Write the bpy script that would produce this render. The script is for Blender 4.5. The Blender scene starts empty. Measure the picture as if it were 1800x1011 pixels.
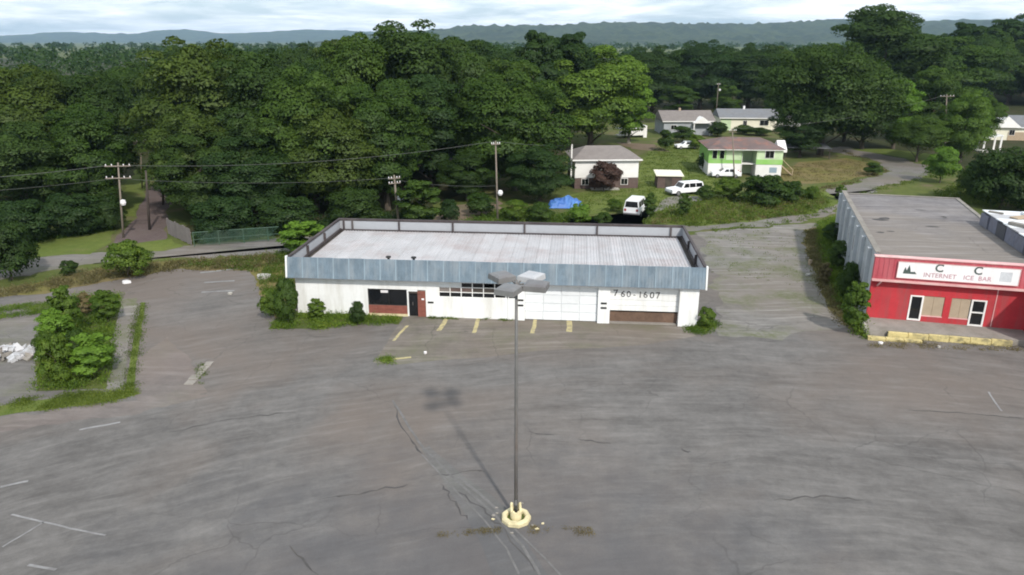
import bpy, bmesh, math, random
import numpy as np
from mathutils import Vector, Matrix
from mathutils import noise as mnoise

R_ = math.radians
SC = bpy.context.scene
COL = SC.collection
random.seed(7)

# ------------------------------------------------------------------ camera
FOC, PITCH, CAMH = 1300.0, R_(18.5), 20.0          # focal length in photo pixels, tilt, drone height
cam_d = bpy.data.cameras.new('camera')
cam_d.sensor_width = 36.0
cam_d.lens = 36.0 * FOC / 1800.0
cam_d.clip_start = 0.3
cam_d.clip_end = 30000
cam = bpy.data.objects.new('camera', cam_d)
COL.objects.link(cam)
cam.location = (0, 0, CAMH)
cam.rotation_euler = (R_(90) - PITCH, 0, 0)
SC.camera = cam

# ------------------------------------------------------------------ world, sun, exposure
SUN_AZ, SUN_EL = R_(21.5), R_(42.0)                # azimuth: to the right of straight behind the camera
world = bpy.data.worlds.new('World')
SC.world = world
world.use_nodes = True
wn = world.node_tree
wn.nodes.clear()


def nd(tree, typ, ins=None, **props):
    n = tree.nodes.new(typ)
    for k, v in props.items():
        setattr(n, k, v)
    if ins:
        for k, v in ins.items():
            s = n.inputs[k]
            if isinstance(v, bpy.types.NodeSocket):
                tree.links.new(v, s)
            else:
                s.default_value = v
    return n


def mth(tree, op, a, b=0.0, c=0.0, clamp=False):
    return nd(tree, 'ShaderNodeMath', {0: a, 1: b, 2: c}, operation=op, use_clamp=clamp).outputs[0]


def noise(tree, vec, scale, detail=4.0, rough=0.55, dist=0.0):
    return nd(tree, 'ShaderNodeTexNoise', {'Vector': vec, 'Scale': scale, 'Detail': detail,
                                           'Roughness': rough, 'Distortion': dist}).outputs['Fac']


def ramp(tree, fac, p0, p1, v0=0.0, v1=1.0):
    return nd(tree, 'ShaderNodeMapRange', {0: fac, 1: p0, 2: p1, 3: v0, 4: v1}).outputs[0]


def mixc(tree, fac, a, b, mode='MIX'):
    n = nd(tree, 'ShaderNodeMix', data_type='RGBA', blend_type=mode)
    for sock, v in ((n.inputs[0], fac), (n.inputs[6], a), (n.inputs[7], b)):
        if isinstance(v, bpy.types.NodeSocket):
            tree.links.new(v, sock)
        elif sock == n.inputs[0]:
            sock.default_value = v
        else:
            sock.default_value = (v[0], v[1], v[2], 1.0)
    return n.outputs[2]


sky = nd(wn, 'ShaderNodeTexSky', sky_type='NISHITA', sun_disc=False, sun_elevation=SUN_EL,
         sun_rotation=math.pi - SUN_AZ, air_density=1.0, dust_density=1.5, ozone_density=1.0)
tc = nd(wn, 'ShaderNodeTexCoord').outputs['Generated']
sep = nd(wn, 'ShaderNodeSeparateXYZ', {0: tc})
den = mth(wn, 'ADD', mth(wn, 'MAXIMUM', sep.outputs[2], 0.0), 0.10)
cv = nd(wn, 'ShaderNodeCombineXYZ', {0: mth(wn, 'DIVIDE', sep.outputs[0], den),
                                     1: mth(wn, 'DIVIDE', sep.outputs[1], den), 2: 0.3}).outputs[0]
cn = noise(wn, cv, 0.75, 7.0, 0.55, 0.3)
cn2 = noise(wn, cv, 2.2, 5.0, 0.6, 0.2)
cover = ramp(wn, cn, 0.40, 0.58)
ccol = mixc(wn, ramp(wn, cn2, 0.35, 0.62), (9.6, 10.2, 10.9), (13.0, 13.1, 13.1))
skyc = mixc(wn, mth(wn, 'MULTIPLY', cover, 0.88), mixc(wn, 0.5, sky.outputs[0], (7.6, 9.6, 11.6)), ccol)
bg = nd(wn, 'ShaderNodeBackground', {0: skyc, 1: 0.10})
wo = nd(wn, 'ShaderNodeOutputWorld', {0: bg.outputs[0]})

sun_d = bpy.data.lights.new('sun', 'SUN')
sun_d.energy = 3.1
sun_d.angle = R_(2.2)
sun_d.color = (1.0, 0.955, 0.89)
sun = bpy.data.objects.new('sun', sun_d)
COL.objects.link(sun)
sun_dir = Vector((math.sin(SUN_AZ) * math.cos(SUN_EL), -math.cos(SUN_AZ) * math.cos(SUN_EL), math.sin(SUN_EL)))
sun.rotation_euler = (-sun_dir).to_track_quat('-Z', 'Y').to_euler()
sun.location = (20, -40, 60)

SC.view_settings.view_transform = 'Standard'
SC.view_settings.look = 'None'
SC.view_settings.exposure = 0.31
SC.view_settings.gamma = 1.0
SC.view_settings.use_curve_mapping = False
SC.cycles.max_bounces = 5
SC.cycles.diffuse_bounces = 3
SC.cycles.glossy_bounces = 2
SC.cycles.transmission_bounces = 3
SC.cycles.volume_bounces = 0
SC.cycles.sample_clamp_indirect = 6.0
SC.cycles.filter_width = 1.9

# ------------------------------------------------------------------ geometry of the survey: photo point -> place on the ground


def gp(u, v, z=0.0):
    x = (u - 900.0) / FOC
    y = (505.5 - v) / FOC
    d = (x, math.cos(PITCH) + y * math.sin(PITCH), -math.sin(PITCH) + y * math.cos(PITCH))
    t = (z - CAMH) / d[2]
    return Vector((d[0] * t, d[1] * t, z))


def hgt(v, y):
    """height of a point seen at row v standing y metres ahead"""
    yy = (505.5 - v) / FOC
    return CAMH + y * (-math.sin(PITCH) + yy * math.cos(PITCH)) / (math.cos(PITCH) + yy * math.sin(PITCH))


def xat(u, y, z=0.0):
    """lateral position of column u at distance y and height z"""
    return (u - 900.0) / FOC * (y * math.cos(PITCH) - (z - CAMH) * math.sin(PITCH))


# ------------------------------------------------------------------ materials
def new_mat(name):
    m = bpy.data.materials.new(name)
    m.use_nodes = True
    t = m.node_tree
    t.nodes.clear()
    out = nd(t, 'ShaderNodeOutputMaterial')
    return m, t, out


def pos(t):
    return nd(t, 'ShaderNodeNewGeometry').outputs['Position']


def principled(t, out, col, rough=0.8, metal=0.0, spec=0.3, bump=None, bstr=0.3, bdist=0.02):
    ins = {'Roughness': rough, 'Metallic': metal, 'Specular IOR Level': spec}
    b = nd(t, 'ShaderNodeBsdfPrincipled', ins)
    if isinstance(col, bpy.types.NodeSocket):
        t.links.new(col, b.inputs['Base Color'])
    else:
        b.inputs['Base Color'].default_value = (*col, 1)
    if bump is not None:
        bn = nd(t, 'ShaderNodeBump', {'Height': bump, 'Strength': bstr, 'Distance': bdist})
        t.links.new(bn.outputs[0], b.inputs['Normal'])
    t.links.new(b.outputs[0], out.inputs[0])
    return b


def weathered(name, col, rough=0.75, var=0.25, scale=1.2, dirt=(0.16, 0.14, 0.11), dirt_amt=0.25, metal=0.0,
              spec=0.3, dirt_scale=0.6, bump=0.15, streak=False):
    m, t, out = new_mat(name)
    p = pos(t)
    n1 = noise(t, p, scale, 5)
    n2 = noise(t, p, scale * 7.3, 3)
    k = mth(t, 'ADD', mth(t, 'MULTIPLY', n1, 0.65), mth(t, 'MULTIPLY', n2, 0.35))
    lo = tuple(c * (1 - var) for c in col)
    hi = tuple(min(1, c * (1 + var * 0.6)) for c in col)
    c = mixc(t, ramp(t, k, 0.3, 0.7), lo, hi)
    pv = p
    if streak:
        pv = nd(t, 'ShaderNodeMapping', {0: p, 3: (2.5, 2.5, 0.35)}).outputs[0]
    d = ramp(t, noise(t, pv, dirt_scale, 6, 0.65), 0.47, 0.68, 0.0, dirt_amt)
    c = mixc(t, d, c, dirt)
    oi = nd(t, 'ShaderNodeObjectInfo').outputs['Random']
    c = mixc(t, 1.0, c, mixc(t, oi, (0.93, 0.93, 0.93), (1.05, 1.05, 1.05)), 'MULTIPLY')
    principled(t, out, c, rough, metal, spec, n2, bump, 0.01)
    return m


def leaf_mat(name, dark, light, yellow=None, trans=0.32):
    m, t, out = new_mat(name)
    g = nd(t, 'ShaderNodeNewGeometry')
    rnd = g.outputs['Random Per Island']
    oi = nd(t, 'ShaderNodeObjectInfo').outputs['Random']
    tcx = nd(t, 'ShaderNodeTexCoord').outputs['Object']
    n = noise(t, tcx, 0.55, 3)
    k = mth(t, 'ADD', mth(t, 'MULTIPLY', rnd, 0.36), mth(t, 'MULTIPLY', ramp(t, n, 0.3, 0.7), 0.64))
    c = mixc(t, k, dark, light)
    if yellow:
        c = mixc(t, ramp(t, mth(t, 'MULTIPLY', rnd, n), 0.42, 0.6, 0, 0.7), c, yellow)
    c = mixc(t, 1.0, c, mixc(t, oi, (0.80, 0.84, 0.80), (1.18, 1.12, 1.05)), 'MULTIPLY')
    d = nd(t, 'ShaderNodeBsdfDiffuse', {0: c})
    tr = nd(t, 'ShaderNodeBsdfTranslucent', {0: mixc(t, 1.0, c, (1.1, 1.25, 0.7), 'MULTIPLY')})
    gl = nd(t, 'ShaderNodeBsdfGlossy', {0: (0.9, 0.95, 0.9, 1), 1: 0.55})
    mx = nd(t, 'ShaderNodeMixShader', {0: trans, 1: d.outputs[0], 2: tr.outputs[0]})
    mx2 = nd(t, 'ShaderNodeMixShader', {0: 0.012, 1: mx.outputs[0], 2: gl.outputs[0]})
    t.links.new(mx2.outputs[0], out.inputs[0])
    return m


def asphalt_mat(name, dark, light, brown, centre, moss=0.0, dark_zone=False, crack=0.5, pale=0.35):
    m, t, out = new_mat(name)
    p = pos(t)
    big = noise(t, p, 0.045, 4, 0.6)
    mid = noise(t, p, 0.32, 6, 0.62)
    fine = noise(t, p, 2.6, 5, 0.65)
    grit = noise(t, p, 17.0, 3, 0.7)
    # sweeping tyre and drainage streaks, long along circles about a far centre
    warp = nd(t, 'ShaderNodeTexNoise', {'Vector': p, 'Scale': 0.07, 'Detail': 3.0}).outputs['Color']
    q = nd(t, 'ShaderNodeVectorMath', {0: p, 1: nd(t, 'ShaderNodeVectorMath', {0: warp, 1: (3, 3, 0)}, operation='MULTIPLY').outputs[0]}, operation='ADD').outputs[0]
    s = nd(t, 'ShaderNodeSeparateXYZ', {0: q})
    dx = mth(t, 'SUBTRACT', s.outputs[0], centre[0] + 1.5)
    dy = mth(t, 'SUBTRACT', s.outputs[1], centre[1] + 1.5)
    r = mth(t, 'SQRT', mth(t, 'ADD', mth(t, 'MULTIPLY', dx, dx), mth(t, 'MULTIPLY', dy, dy)))
    a = mth(t, 'ARCTAN2', dy, dx)
    pv = nd(t, 'ShaderNodeCombineXYZ', {0: mth(t, 'MULTIPLY', r, 0.8), 1: mth(t, 'MULTIPLY', a, 7.0), 2: 0.0}).outputs[0]
    st = noise(t, pv, 1.0, 7, 0.68)
    st2 = noise(t, pv, 2.9, 4, 0.6)
    k = mth(t, 'ADD', mth(t, 'MULTIPLY', st, 0.42), mth(t, 'MULTIPLY', mid, 0.24))
    k = mth(t, 'ADD', k, mth(t, 'MULTIPLY', big, 0.2))
    k = mth(t, 'ADD', k, mth(t, 'MULTIPLY', fine, 0.14))
    mott = noise(t, p, 1.1, 5, 0.7)
    k = mth(t, 'ADD', mth(t, 'MULTIPLY', k, 0.8), mth(t, 'MULTIPLY', mott, 0.2))
    c = mixc(t, ramp(t, k, 0.41, 0.59), dark, light)
    c = mixc(t, ramp(t, noise(t, p, 0.055, 4, 0.55, 0.5), 0.44, 0.62, 0, 0.8), c, brown)
    c = mixc(t, ramp(t, st2, 0.52, 0.70, 0, pale), c, tuple(min(1, x * 1.45) for x in light))
    c = mixc(t, ramp(t, st2, 0.42, 0.28, 0, 0.25), c, tuple(x * 0.62 for x in dark))
    if dark_zone:                                   # darker bluish grey zone around the lamp standard
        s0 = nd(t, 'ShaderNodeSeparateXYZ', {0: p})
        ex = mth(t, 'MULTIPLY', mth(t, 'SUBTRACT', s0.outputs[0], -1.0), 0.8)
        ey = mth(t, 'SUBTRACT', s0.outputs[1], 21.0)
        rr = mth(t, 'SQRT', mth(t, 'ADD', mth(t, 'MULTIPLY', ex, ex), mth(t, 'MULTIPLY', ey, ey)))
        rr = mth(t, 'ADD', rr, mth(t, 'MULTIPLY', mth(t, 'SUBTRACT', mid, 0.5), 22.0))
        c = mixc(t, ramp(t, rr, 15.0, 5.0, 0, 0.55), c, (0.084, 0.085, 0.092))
    spots = ramp(t, noise(t, p, 0.9, 3, 0.5, 0.6), 0.70, 0.80, 0, 0.3)
    c = mixc(t, spots, c, tuple(x * 0.55 for x in dark))
    vor = nd(t, 'ShaderNodeTexVoronoi', {'Vector': nd(t, 'ShaderNodeVectorMath', {0: p, 1: nd(t, 'ShaderNodeVectorMath', {0: nd(t, 'ShaderNodeTexNoise', {'Vector': p, 'Scale': 0.6, 'Detail': 4.0}).outputs['Color'], 1: (1.6, 1.6, 0)}, operation='MULTIPLY').outputs[0]}, operation='ADD').outputs[0], 'Scale': 0.21}, feature='DISTANCE_TO_EDGE').outputs['Distance']
    cr = mth(t, 'MULTIPLY', ramp(t, vor, 0.009, 0.003), ramp(t, noise(t, p, 0.14, 2), 0.46, 0.60, 0, crack))
    c = mixc(t, cr, c, tuple(x * 0.45 for x in dark))
    if moss > 0:
        mm = mth(t, 'MULTIPLY', ramp(t, noise(t, p, 0.22, 6, 0.65), 0.46, 0.62, 0, moss), ramp(t, fine, 0.35, 0.6, 0.35, 1.0))
        c = mixc(t, mm, c, (0.115, 0.125, 0.055))
    c = mixc(t, ramp(t, grit, 0.3, 0.7, 0.0, 0.22), c, tuple(x * 0.5 for x in dark))
    principled(t, out, c, 0.88, 0, 0.22, mth(t, 'ADD', grit, fine), 0.25, 0.02)
    return m


def ground_mat(name, g1, g2, dirt, dirt_lo=0.5, dirt_hi=0.66, dirt_amt=0.8, scale=0.12):
    m, t, out = new_mat(name)
    p = pos(t)
    n1 = noise(t, p, scale, 6, 0.62)
    n2 = noise(t, p, scale * 9, 5, 0.65)
    n3 = noise(t, p, 7.0, 3, 0.7)
    c = mixc(t, ramp(t, mth(t, 'ADD', mth(t, 'MULTIPLY', n1, .5), mth(t, 'MULTIPLY', n2, .5)), 0.35, 0.65), g1, g2)
    c = mixc(t, ramp(t, noise(t, p, scale * 1.7, 6, 0.6, 0.4), dirt_lo, dirt_hi, 0, dirt_amt), c, dirt)
    c = mixc(t, ramp(t, n3, 0.35, 0.7, 0, 0.35), c, tuple(x * 0.45 for x in g1))
    principled(t, out, c, 0.95, 0, 0.1, n3, 0.5, 0.05)
    return m


M = {}
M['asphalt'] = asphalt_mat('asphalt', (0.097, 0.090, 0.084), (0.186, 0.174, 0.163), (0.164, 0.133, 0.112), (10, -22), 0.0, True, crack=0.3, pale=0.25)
M['street'] = asphalt_mat('street_asphalt', (0.115, 0.106, 0.098), (0.215, 0.20, 0.185), (0.18, 0.15, 0.125), (-20, -300), 0.5)
M['worn'] = asphalt_mat('worn_pavement', (0.125, 0.116, 0.106), (0.255, 0.240, 0.222), (0.195, 0.168, 0.14), (20, -60), 0.9, pale=0.6)
M['apron'] = asphalt_mat('apron_concrete', (0.115, 0.100, 0.086), (0.235, 0.208, 0.180), (0.178, 0.146, 0.118), (0, -60), 0.45, pale=0.4)
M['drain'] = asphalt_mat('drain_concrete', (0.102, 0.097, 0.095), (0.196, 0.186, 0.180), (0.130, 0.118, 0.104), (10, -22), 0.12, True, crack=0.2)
M['ground'] = ground_mat('ground_grass', (0.060, 0.081, 0.020), (0.121, 0.138, 0.039), (0.165, 0.128, 0.080))
M['lawn'] = ground_mat('lawn_grass', (0.088, 0.122, 0.026), (0.150, 0.177, 0.044), (0.150, 0.130, 0.066), 0.56, 0.72, 0.6)
M['drylawn'] = ground_mat('dry_lawn', (0.120, 0.118, 0.035), (0.198, 0.162, 0.060), (0.21, 0.15, 0.085), 0.45, 0.62, 0.7)
M['dirt'] = ground_mat('bare_dirt', (0.150, 0.112, 0.078), (0.225, 0.172, 0.125), (0.12, 0.115, 0.055), 0.52, 0.66, 0.5)
M['mud'] = asphalt_mat('muddy_pavement', (0.125, 0.108, 0.100), (0.215, 0.188, 0.172), (0.185, 0.145, 0.125), (-30, -40), 0.15, crack=0.1)
M['reddirt'] = ground_mat('brown_drive', (0.105, 0.078, 0.072), (0.160, 0.124, 0.116), (0.13, 0.105, 0.085), 0.5, 0.7, 0.5, 0.3)
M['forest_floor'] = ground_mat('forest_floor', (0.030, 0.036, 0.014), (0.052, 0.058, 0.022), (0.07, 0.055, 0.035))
M['white_paint'] = weathered('white_painted_block', (0.80, 0.80, 0.78), 0.7, 0.08, 0.8, (0.46, 0.43, 0.36), 0.42, streak=True)
M['white_panel'] = weathered('white_panel', (0.74, 0.755, 0.76), 0.6, 0.06, 0.6, (0.50, 0.52, 0.52), 0.35)
M['fascia'] = weathered('blue_grey_metal', (0.150, 0.200, 0.242), 0.55, 0.26, 1.6, (0.27, 0.30, 0.32), 0.65, 0.0, 0.4, 0.5, streak=True)
M['roof_sheet'] = weathered('pale_roof_sheet', (0.46, 0.45, 0.455), 0.55, 0.16, 0.5, (0.33, 0.26, 0.245), 0.55, 0.0, 0.4, 0.35)
M['rubble_grey'] = weathered('dusty_rubble', (0.48, 0.48, 0.49), 0.95, 0.25, 3.0, (0.26, 0.25, 0.24), 0.7, dirt_scale=2.0)
M['broken_edge'] = weathered('broken_edge_panel', (0.17, 0.175, 0.22), 0.6, 0.3, 2.0)
M['parapet_panel'] = weathered('parapet_panel', (0.37, 0.38, 0.40), 0.5, 0.1, 0.5, (0.35, 0.36, 0.38), 0.3)
M['parapet_rail'] = weathered('dark_rail', (0.062, 0.050, 0.050), 0.7, 0.25, 1.0, (0.16, 0.14, 0.13), 0.4)
M['brick_red'] = weathered('red_brown_brick', (0.25, 0.085, 0.062), 0.85, 0.25, 3.0, (0.14, 0.08, 0.06), 0.35)
M['glass'] = weathered('dark_glass', (0.010, 0.011, 0.013), 0.08, 0.2, 1.0, (0.03, 0.03, 0.03), 0.2, 0, 0.5, bump=0.0)
M['interior'] = weathered('dark_interior', (0.055, 0.045, 0.038), 0.9)
M['int_floor'] = weathered('dusty_floor', (0.155, 0.098, 0.068), 0.9, 0.4, 0.8, (0.08, 0.05, 0.04), 0.6)
M['black'] = weathered('black_metal', (0.018, 0.018, 0.018), 0.6)
M['sign_white'] = weathered('sign_white', (0.78, 0.76, 0.755), 0.5, 0.06, 0.7, (0.62, 0.54, 0.52), 0.5, streak=True)
M['red_wall'] = weathered('red_paint', (0.48, 0.036, 0.046), 0.75, 0.22, 0.7, (0.28, 0.07, 0.07), 0.75, streak=True)
M['red_fascia'] = weathered('faded_red_metal', (0.44, 0.075, 0.095), 0.5, 0.16, 1.0, (0.50, 0.17, 0.18), 0.5, streak=True)
M['pink_trim'] = weathered('pinkish_trim', (0.66, 0.36, 0.35), 0.5, 0.15, 1.0, (0.72, 0.60, 0.54), 0.6)
M['flat_roof'] = asphalt_mat('old_flat_roof', (0.090, 0.082, 0.084), (0.240, 0.222, 0.216), (0.225, 0.195, 0.165), (30, -60), 0.0, crack=0.3, pale=0.6)
M['block_wall'] = weathered('grey_block_wall', (0.44, 0.46, 0.47), 0.85, 0.18, 0.8, (0.24, 0.24, 0.24), 0.5, streak=True)
M['concrete'] = weathered('old_concrete', (0.27, 0.245, 0.215), 0.9, 0.25, 1.0, (0.13, 0.12, 0.09), 0.5)
M['pale_concrete'] = weathered('pale_concrete', (0.42, 0.40, 0.36), 0.9, 0.2, 1.5, (0.2, 0.18, 0.14), 0.4)
M['yellow'] = weathered('worn_yellow', (0.58, 0.48, 0.22), 0.85, 0.3, 2.2, (0.17, 0.15, 0.09), 1.0, dirt_scale=1.7)
M['pale_yellow'] = weathered('pale_yellow', (0.68, 0.59, 0.36), 0.8, 0.16, 3.0, (0.30, 0.26, 0.14), 0.45, dirt_scale=2.5)
M['line_yellow'] = weathered('faded_yellow_line', (0.46, 0.39, 0.20), 0.9, 0.3, 3.0, (0.19, 0.17, 0.135), 0.95, dirt_scale=2.2)
M['line_white'] = weathered('faded_white_line', (0.25, 0.245, 0.24), 0.9, 0.3, 2.5, (0.16, 0.153, 0.15), 1.0, dirt_scale=1.3)
M['seam_pale'] = weathered('pale_seam', (0.150, 0.143, 0.137), 0.9, 0.3, 2.5, (0.115, 0.108, 0.103), 1.0, dirt_scale=1.5)
M['crack'] = weathered('crack_fill', (0.070, 0.066, 0.064), 0.95, 0.3, 2.0)
M['plywood'] = weathered('plywood', (0.40, 0.315, 0.225), 0.8, 0.15, 2.0, (0.30, 0.24, 0.17), 0.4)
M['steel'] = weathered('weathered_steel', (0.15, 0.145, 0.14), 0.6, 0.25, 2.0, (0.13, 0.075, 0.045), 0.6, 0.2, streak=True)
M['lamp_grey'] = weathered('lamp_housing', (0.20, 0.197, 0.195), 0.5, 0.2, 2.0, (0.12, 0.10, 0.10), 0.5, 0.2)
M['lamp_pale'] = weathered('lamp_housing_pale', (0.44, 0.44, 0.45), 0.5, 0.1, 2.0, (0.4, 0.4, 0.4), 0.3)  # light-coloured head, with the sky shine on its top put into the colour
M['lens'] = weathered('lamp_lens', (0.35, 0.35, 0.33), 0.2)
M['wood_pole'] = weathered('wooden_pole', (0.21, 0.175, 0.14), 0.9, 0.25, 2.0)
M['dark_pole'] = weathered('dark_wooden_pole', (0.06, 0.048, 0.04), 0.9, 0.25, 2.0)
M['fence_wood'] = weathered('grey_fence_board', (0.20, 0.175, 0.165), 0.9, 0.2, 2.0, (0.1, 0.09, 0.08), 0.4, streak=True)
M['fence_brown'] = weathered('brown_fence_board', (0.115, 0.078, 0.070), 0.9, 0.22, 2.0, (0.07, 0.05, 0.045), 0.4, streak=True)
M['fence_green'] = weathered('green_fence_metal', (0.055, 0.11, 0.075), 0.6)
M['wire'] = weathered('wire', (0.10, 0.105, 0.095), 0.6)
M['bark'] = weathered('bark', (0.080, 0.064, 0.048), 0.95, 0.3, 3.0)
M['pale_bark'] = weathered('pale_bark', (0.24, 0.22, 0.18), 0.95, 0.25, 3.0)
M['cream'] = weathered('cream_siding', (0.74, 0.70, 0.56), 0.7, 0.06, 1.0, (0.5, 0.46, 0.38), 0.25)
M['white_siding'] = weathered('white_siding', (0.78, 0.76, 0.73), 0.7, 0.06, 1.0, (0.55, 0.52, 0.47), 0.3)
M['grey_siding'] = weathered('grey_siding', (0.34, 0.36, 0.38), 0.75, 0.1, 1.0)
M['green_siding'] = weathered('lime_green_siding', (0.24, 0.47, 0.115), 0.7, 0.12, 1.0, (0.4, 0.5, 0.28), 0.4)
M['pale_green'] = weathered('pale_green_siding', (0.52, 0.64, 0.40), 0.7, 0.1, 1.0)
M['brick_dark'] = weathered('dark_brick', (0.110, 0.074, 0.066), 0.9, 0.3, 3.0)
M['shingle_brown'] = weathered('brown_shingle', (0.205, 0.180, 0.165), 0.9, 0.18, 1.5, (0.14, 0.12, 0.11), 0.4)
M['shingle_grey'] = weathered('grey_shingle', (0.165, 0.17, 0.18), 0.9, 0.18, 1.5)
M['shingle_red'] = weathered('red_brown_shingle', (0.150, 0.112, 0.104), 0.9, 0.25, 0.5, (0.27, 0.125, 0.09), 0.75)
M['shingle_dark'] = weathered('dark_shingle', (0.085, 0.085, 0.095), 0.9, 0.18, 1.5)
M['wood_plain'] = weathered('bare_timber', (0.42, 0.32, 0.22), 0.85, 0.2, 2.0)
M['car_white'] = weathered('white_car_paint', (0.80, 0.80, 0.80), 0.28, 0.04, 1.0, (0.6, 0.58, 0.55), 0.15, 0, 0.5, bump=0.0)
M['car_grey'] = weathered('grey_car_paint', (0.24, 0.24, 0.25), 0.3, 0.04, 1.0, bump=0.0)
M['tyre'] = weathered('tyre_rubber', (0.022, 0.022, 0.022), 0.9)
M['rim'] = weathered('wheel_rim', (0.32, 0.32, 0.33), 0.4, 0.1, 2.0, metal=0.6)
M['headlight'] = weathered('headlight_glass', (0.6, 0.6, 0.6), 0.15)
M['tail'] = weathered('tail_light', (0.35, 0.02, 0.02), 0.3)
M['tarp'] = weathered('blue_tarpaulin', (0.055, 0.145, 0.42), 0.5, 0.25, 1.5, (0.12, 0.28, 0.52), 0.6, bump=0.6)
M['ink'] = weathered('black_paint', (0.07, 0.067, 0.064), 0.85, 0.3, 3.0, (0.3, 0.3, 0.3), 0.5, dirt_scale=3.0)
M['ink_green'] = weathered('green_black_letter', (0.075, 0.105, 0.095), 0.7)
M['ink_pink'] = weathered('faded_pink_letter', (0.52, 0.30, 0.34), 0.7)
M['ink_pale'] = weathered('faint_letter', (0.64, 0.66, 0.68), 0.7)
M['hill'] = ground_mat('wooded_hill', (0.008, 0.014, 0.008), (0.085, 0.110, 0.040), (0.020, 0.032, 0.016), 0.46, 0.6, 0.8, 0.006)

M['leaf_dark'] = leaf_mat('leaf_dark', (0.018, 0.036, 0.007), (0.057, 0.102, 0.020))
M['leaf_deep'] = leaf_mat('leaf_deep', (0.015, 0.035, 0.009), (0.047, 0.090, 0.021))
M['leaf_mid'] = leaf_mat('leaf_mid', (0.024, 0.050, 0.009), (0.080, 0.138, 0.022))
M['leaf_light'] = leaf_mat('leaf_light', (0.044, 0.088, 0.012), (0.142, 0.231, 0.034))
M['leaf_olive'] = leaf_mat('leaf_olive', (0.028, 0.049, 0.009), (0.095, 0.138, 0.024))
M['leaf_bright'] = leaf_mat('leaf_bright', (0.059, 0.123, 0.013), (0.178, 0.307, 0.039))
M['leaf_purple'] = leaf_mat('leaf_purple', (0.040, 0.024, 0.022), (0.105, 0.060, 0.048))
M['leaf_weed'] = leaf_mat('leaf_weed', (0.042, 0.083, 0.009), (0.135, 0.208, 0.027), (0.200, 0.226, 0.041))
M['leaf_tan'] = leaf_mat('leaf_tan', (0.095, 0.080, 0.036), (0.225, 0.180, 0.090), (0.10, 0.13, 0.04))
M['leaf_grass'] = leaf_mat('leaf_grass', (0.050, 0.080, 0.011), (0.140, 0.190, 0.032), (0.200, 0.214, 0.049))


# ------------------------------------------------------------------ mesh helpers
class MB:
    def __init__(self):
        self.v, self.f = [], []

    def add(self, vs, fs):
        o = len(self.v)
        self.v += [tuple(p) for p in vs]
        self.f += [tuple(i + o for i in q) for q in fs]
        return self

    def skew(self, k):
        self.v = [(x + k * max(y, 0), y, z) for x, y, z in self.v]
        return self

    def box(self, x0, y0, z0, x1, y1, z1):
        vs = [(x0, y0, z0), (x1, y0, z0), (x1, y1, z0), (x0, y1, z0), (x0, y0, z1), (x1, y0, z1), (x1, y1, z1), (x0, y1, z1)]
        return self.add(vs, [(0, 3, 2, 1), (4, 5, 6, 7), (0, 1, 5, 4), (1, 2, 6, 5), (2, 3, 7, 6), (3, 0, 4, 7)])

    def hexa(self, vs):
        return self.add(vs, [(0, 3, 2, 1), (4, 5, 6, 7), (0, 1, 5, 4), (1, 2, 6, 5), (2, 3, 7, 6), (3, 0, 4, 7)])

    def prism(self, poly, axis, a0, a1):
        """polygon in the plane across axis, extruded from a0 to a1"""
        def pt(p, a):
            return {'x': (a, p[0], p[1]), 'y': (p[0], a, p[1]), 'z': (p[0], p[1], a)}[axis]
        n = len(poly)
        vs = [pt(p, a0) for p in poly] + [pt(p, a1) for p in poly]
        fs = [tuple(range(n)), tuple(range(2 * n - 1, n - 1, -1))]
        fs += [(i, (i + 1) % n, (i + 1) % n + n, i + n) for i in range(n)]
        return self.add(vs, fs)

    def tube(self, pts, rad, n=8, cap=True):
        pts = [Vector(p) for p in pts]
        if not isinstance(rad, (list, tuple)):
            rad = [rad] * len(pts)
        rings = []
        for i, p in enumerate(pts):
            d = (pts[min(i + 1, len(pts) - 1)] - pts[max(i - 1, 0)]).normalized()
            u = d.cross(Vector((0, 0, 1)))
            if u.length < 1e-3:
                u = Vector((1, 0, 0))
            u.normalize()
            w = d.cross(u)
            rings.append([p + (u * math.cos(2 * math.pi * k / n) + w * math.sin(2 * math.pi * k / n)) * rad[i] for k in range(n)])
        vs = [q for r in rings for q in r]
        fs = []
        for i in range(len(pts) - 1):
            for k in range(n):
                fs.append((i * n + k, i * n + (k + 1) % n, (i + 1) * n + (k + 1) % n, (i + 1) * n + k))
        if cap:
            fs.append(tuple(range(n - 1, -1, -1)))
            fs.append(tuple(range((len(pts) - 1) * n, len(pts) * n)))
        return self.add(vs, fs)

    def lathe(self, prof, n=16, c=(0, 0)):
        vs = [(c[0] + r * math.cos(2 * math.pi * k / n), c[1] + r * math.sin(2 * math.pi * k / n), z) for r, z in prof for k in range(n)]
        fs = [(i * n + k, i * n + (k + 1) % n, (i + 1) * n + (k + 1) % n, (i + 1) * n + k) for i in range(len(prof) - 1) for k in range(n)]
        return self.add(vs, fs)

    def mesh(self, name, mat, bevel=0.0, fix=True, smooth=False):
        me = bpy.data.meshes.new(name)
        me.from_pydata(self.v, [], self.f)
        if fix or bevel:
            bm = bmesh.new()
            bm.from_mesh(me)
            if fix:
                bmesh.ops.recalc_face_normals(bm, faces=bm.faces)
            if bevel:
                bmesh.ops.bevel(bm, geom=[e for e in bm.edges if len(e.link_faces) == 2 and e.calc_face_angle(0) > 0.5], offset=bevel, segments=2, affect='EDGES', profile=0.6)
            bm.to_mesh(me)
            bm.free()
        if mat:
            me.materials.append(mat)
        if smooth:
            me.polygons.foreach_set('use_smooth', [True] * len(me.polygons))
        return me

    def build(self, name, mat, parent=None, bevel=0.0, smooth=False, label=None):
        return link(name, self.mesh(name, mat, bevel, True, smooth), parent, label)


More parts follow.
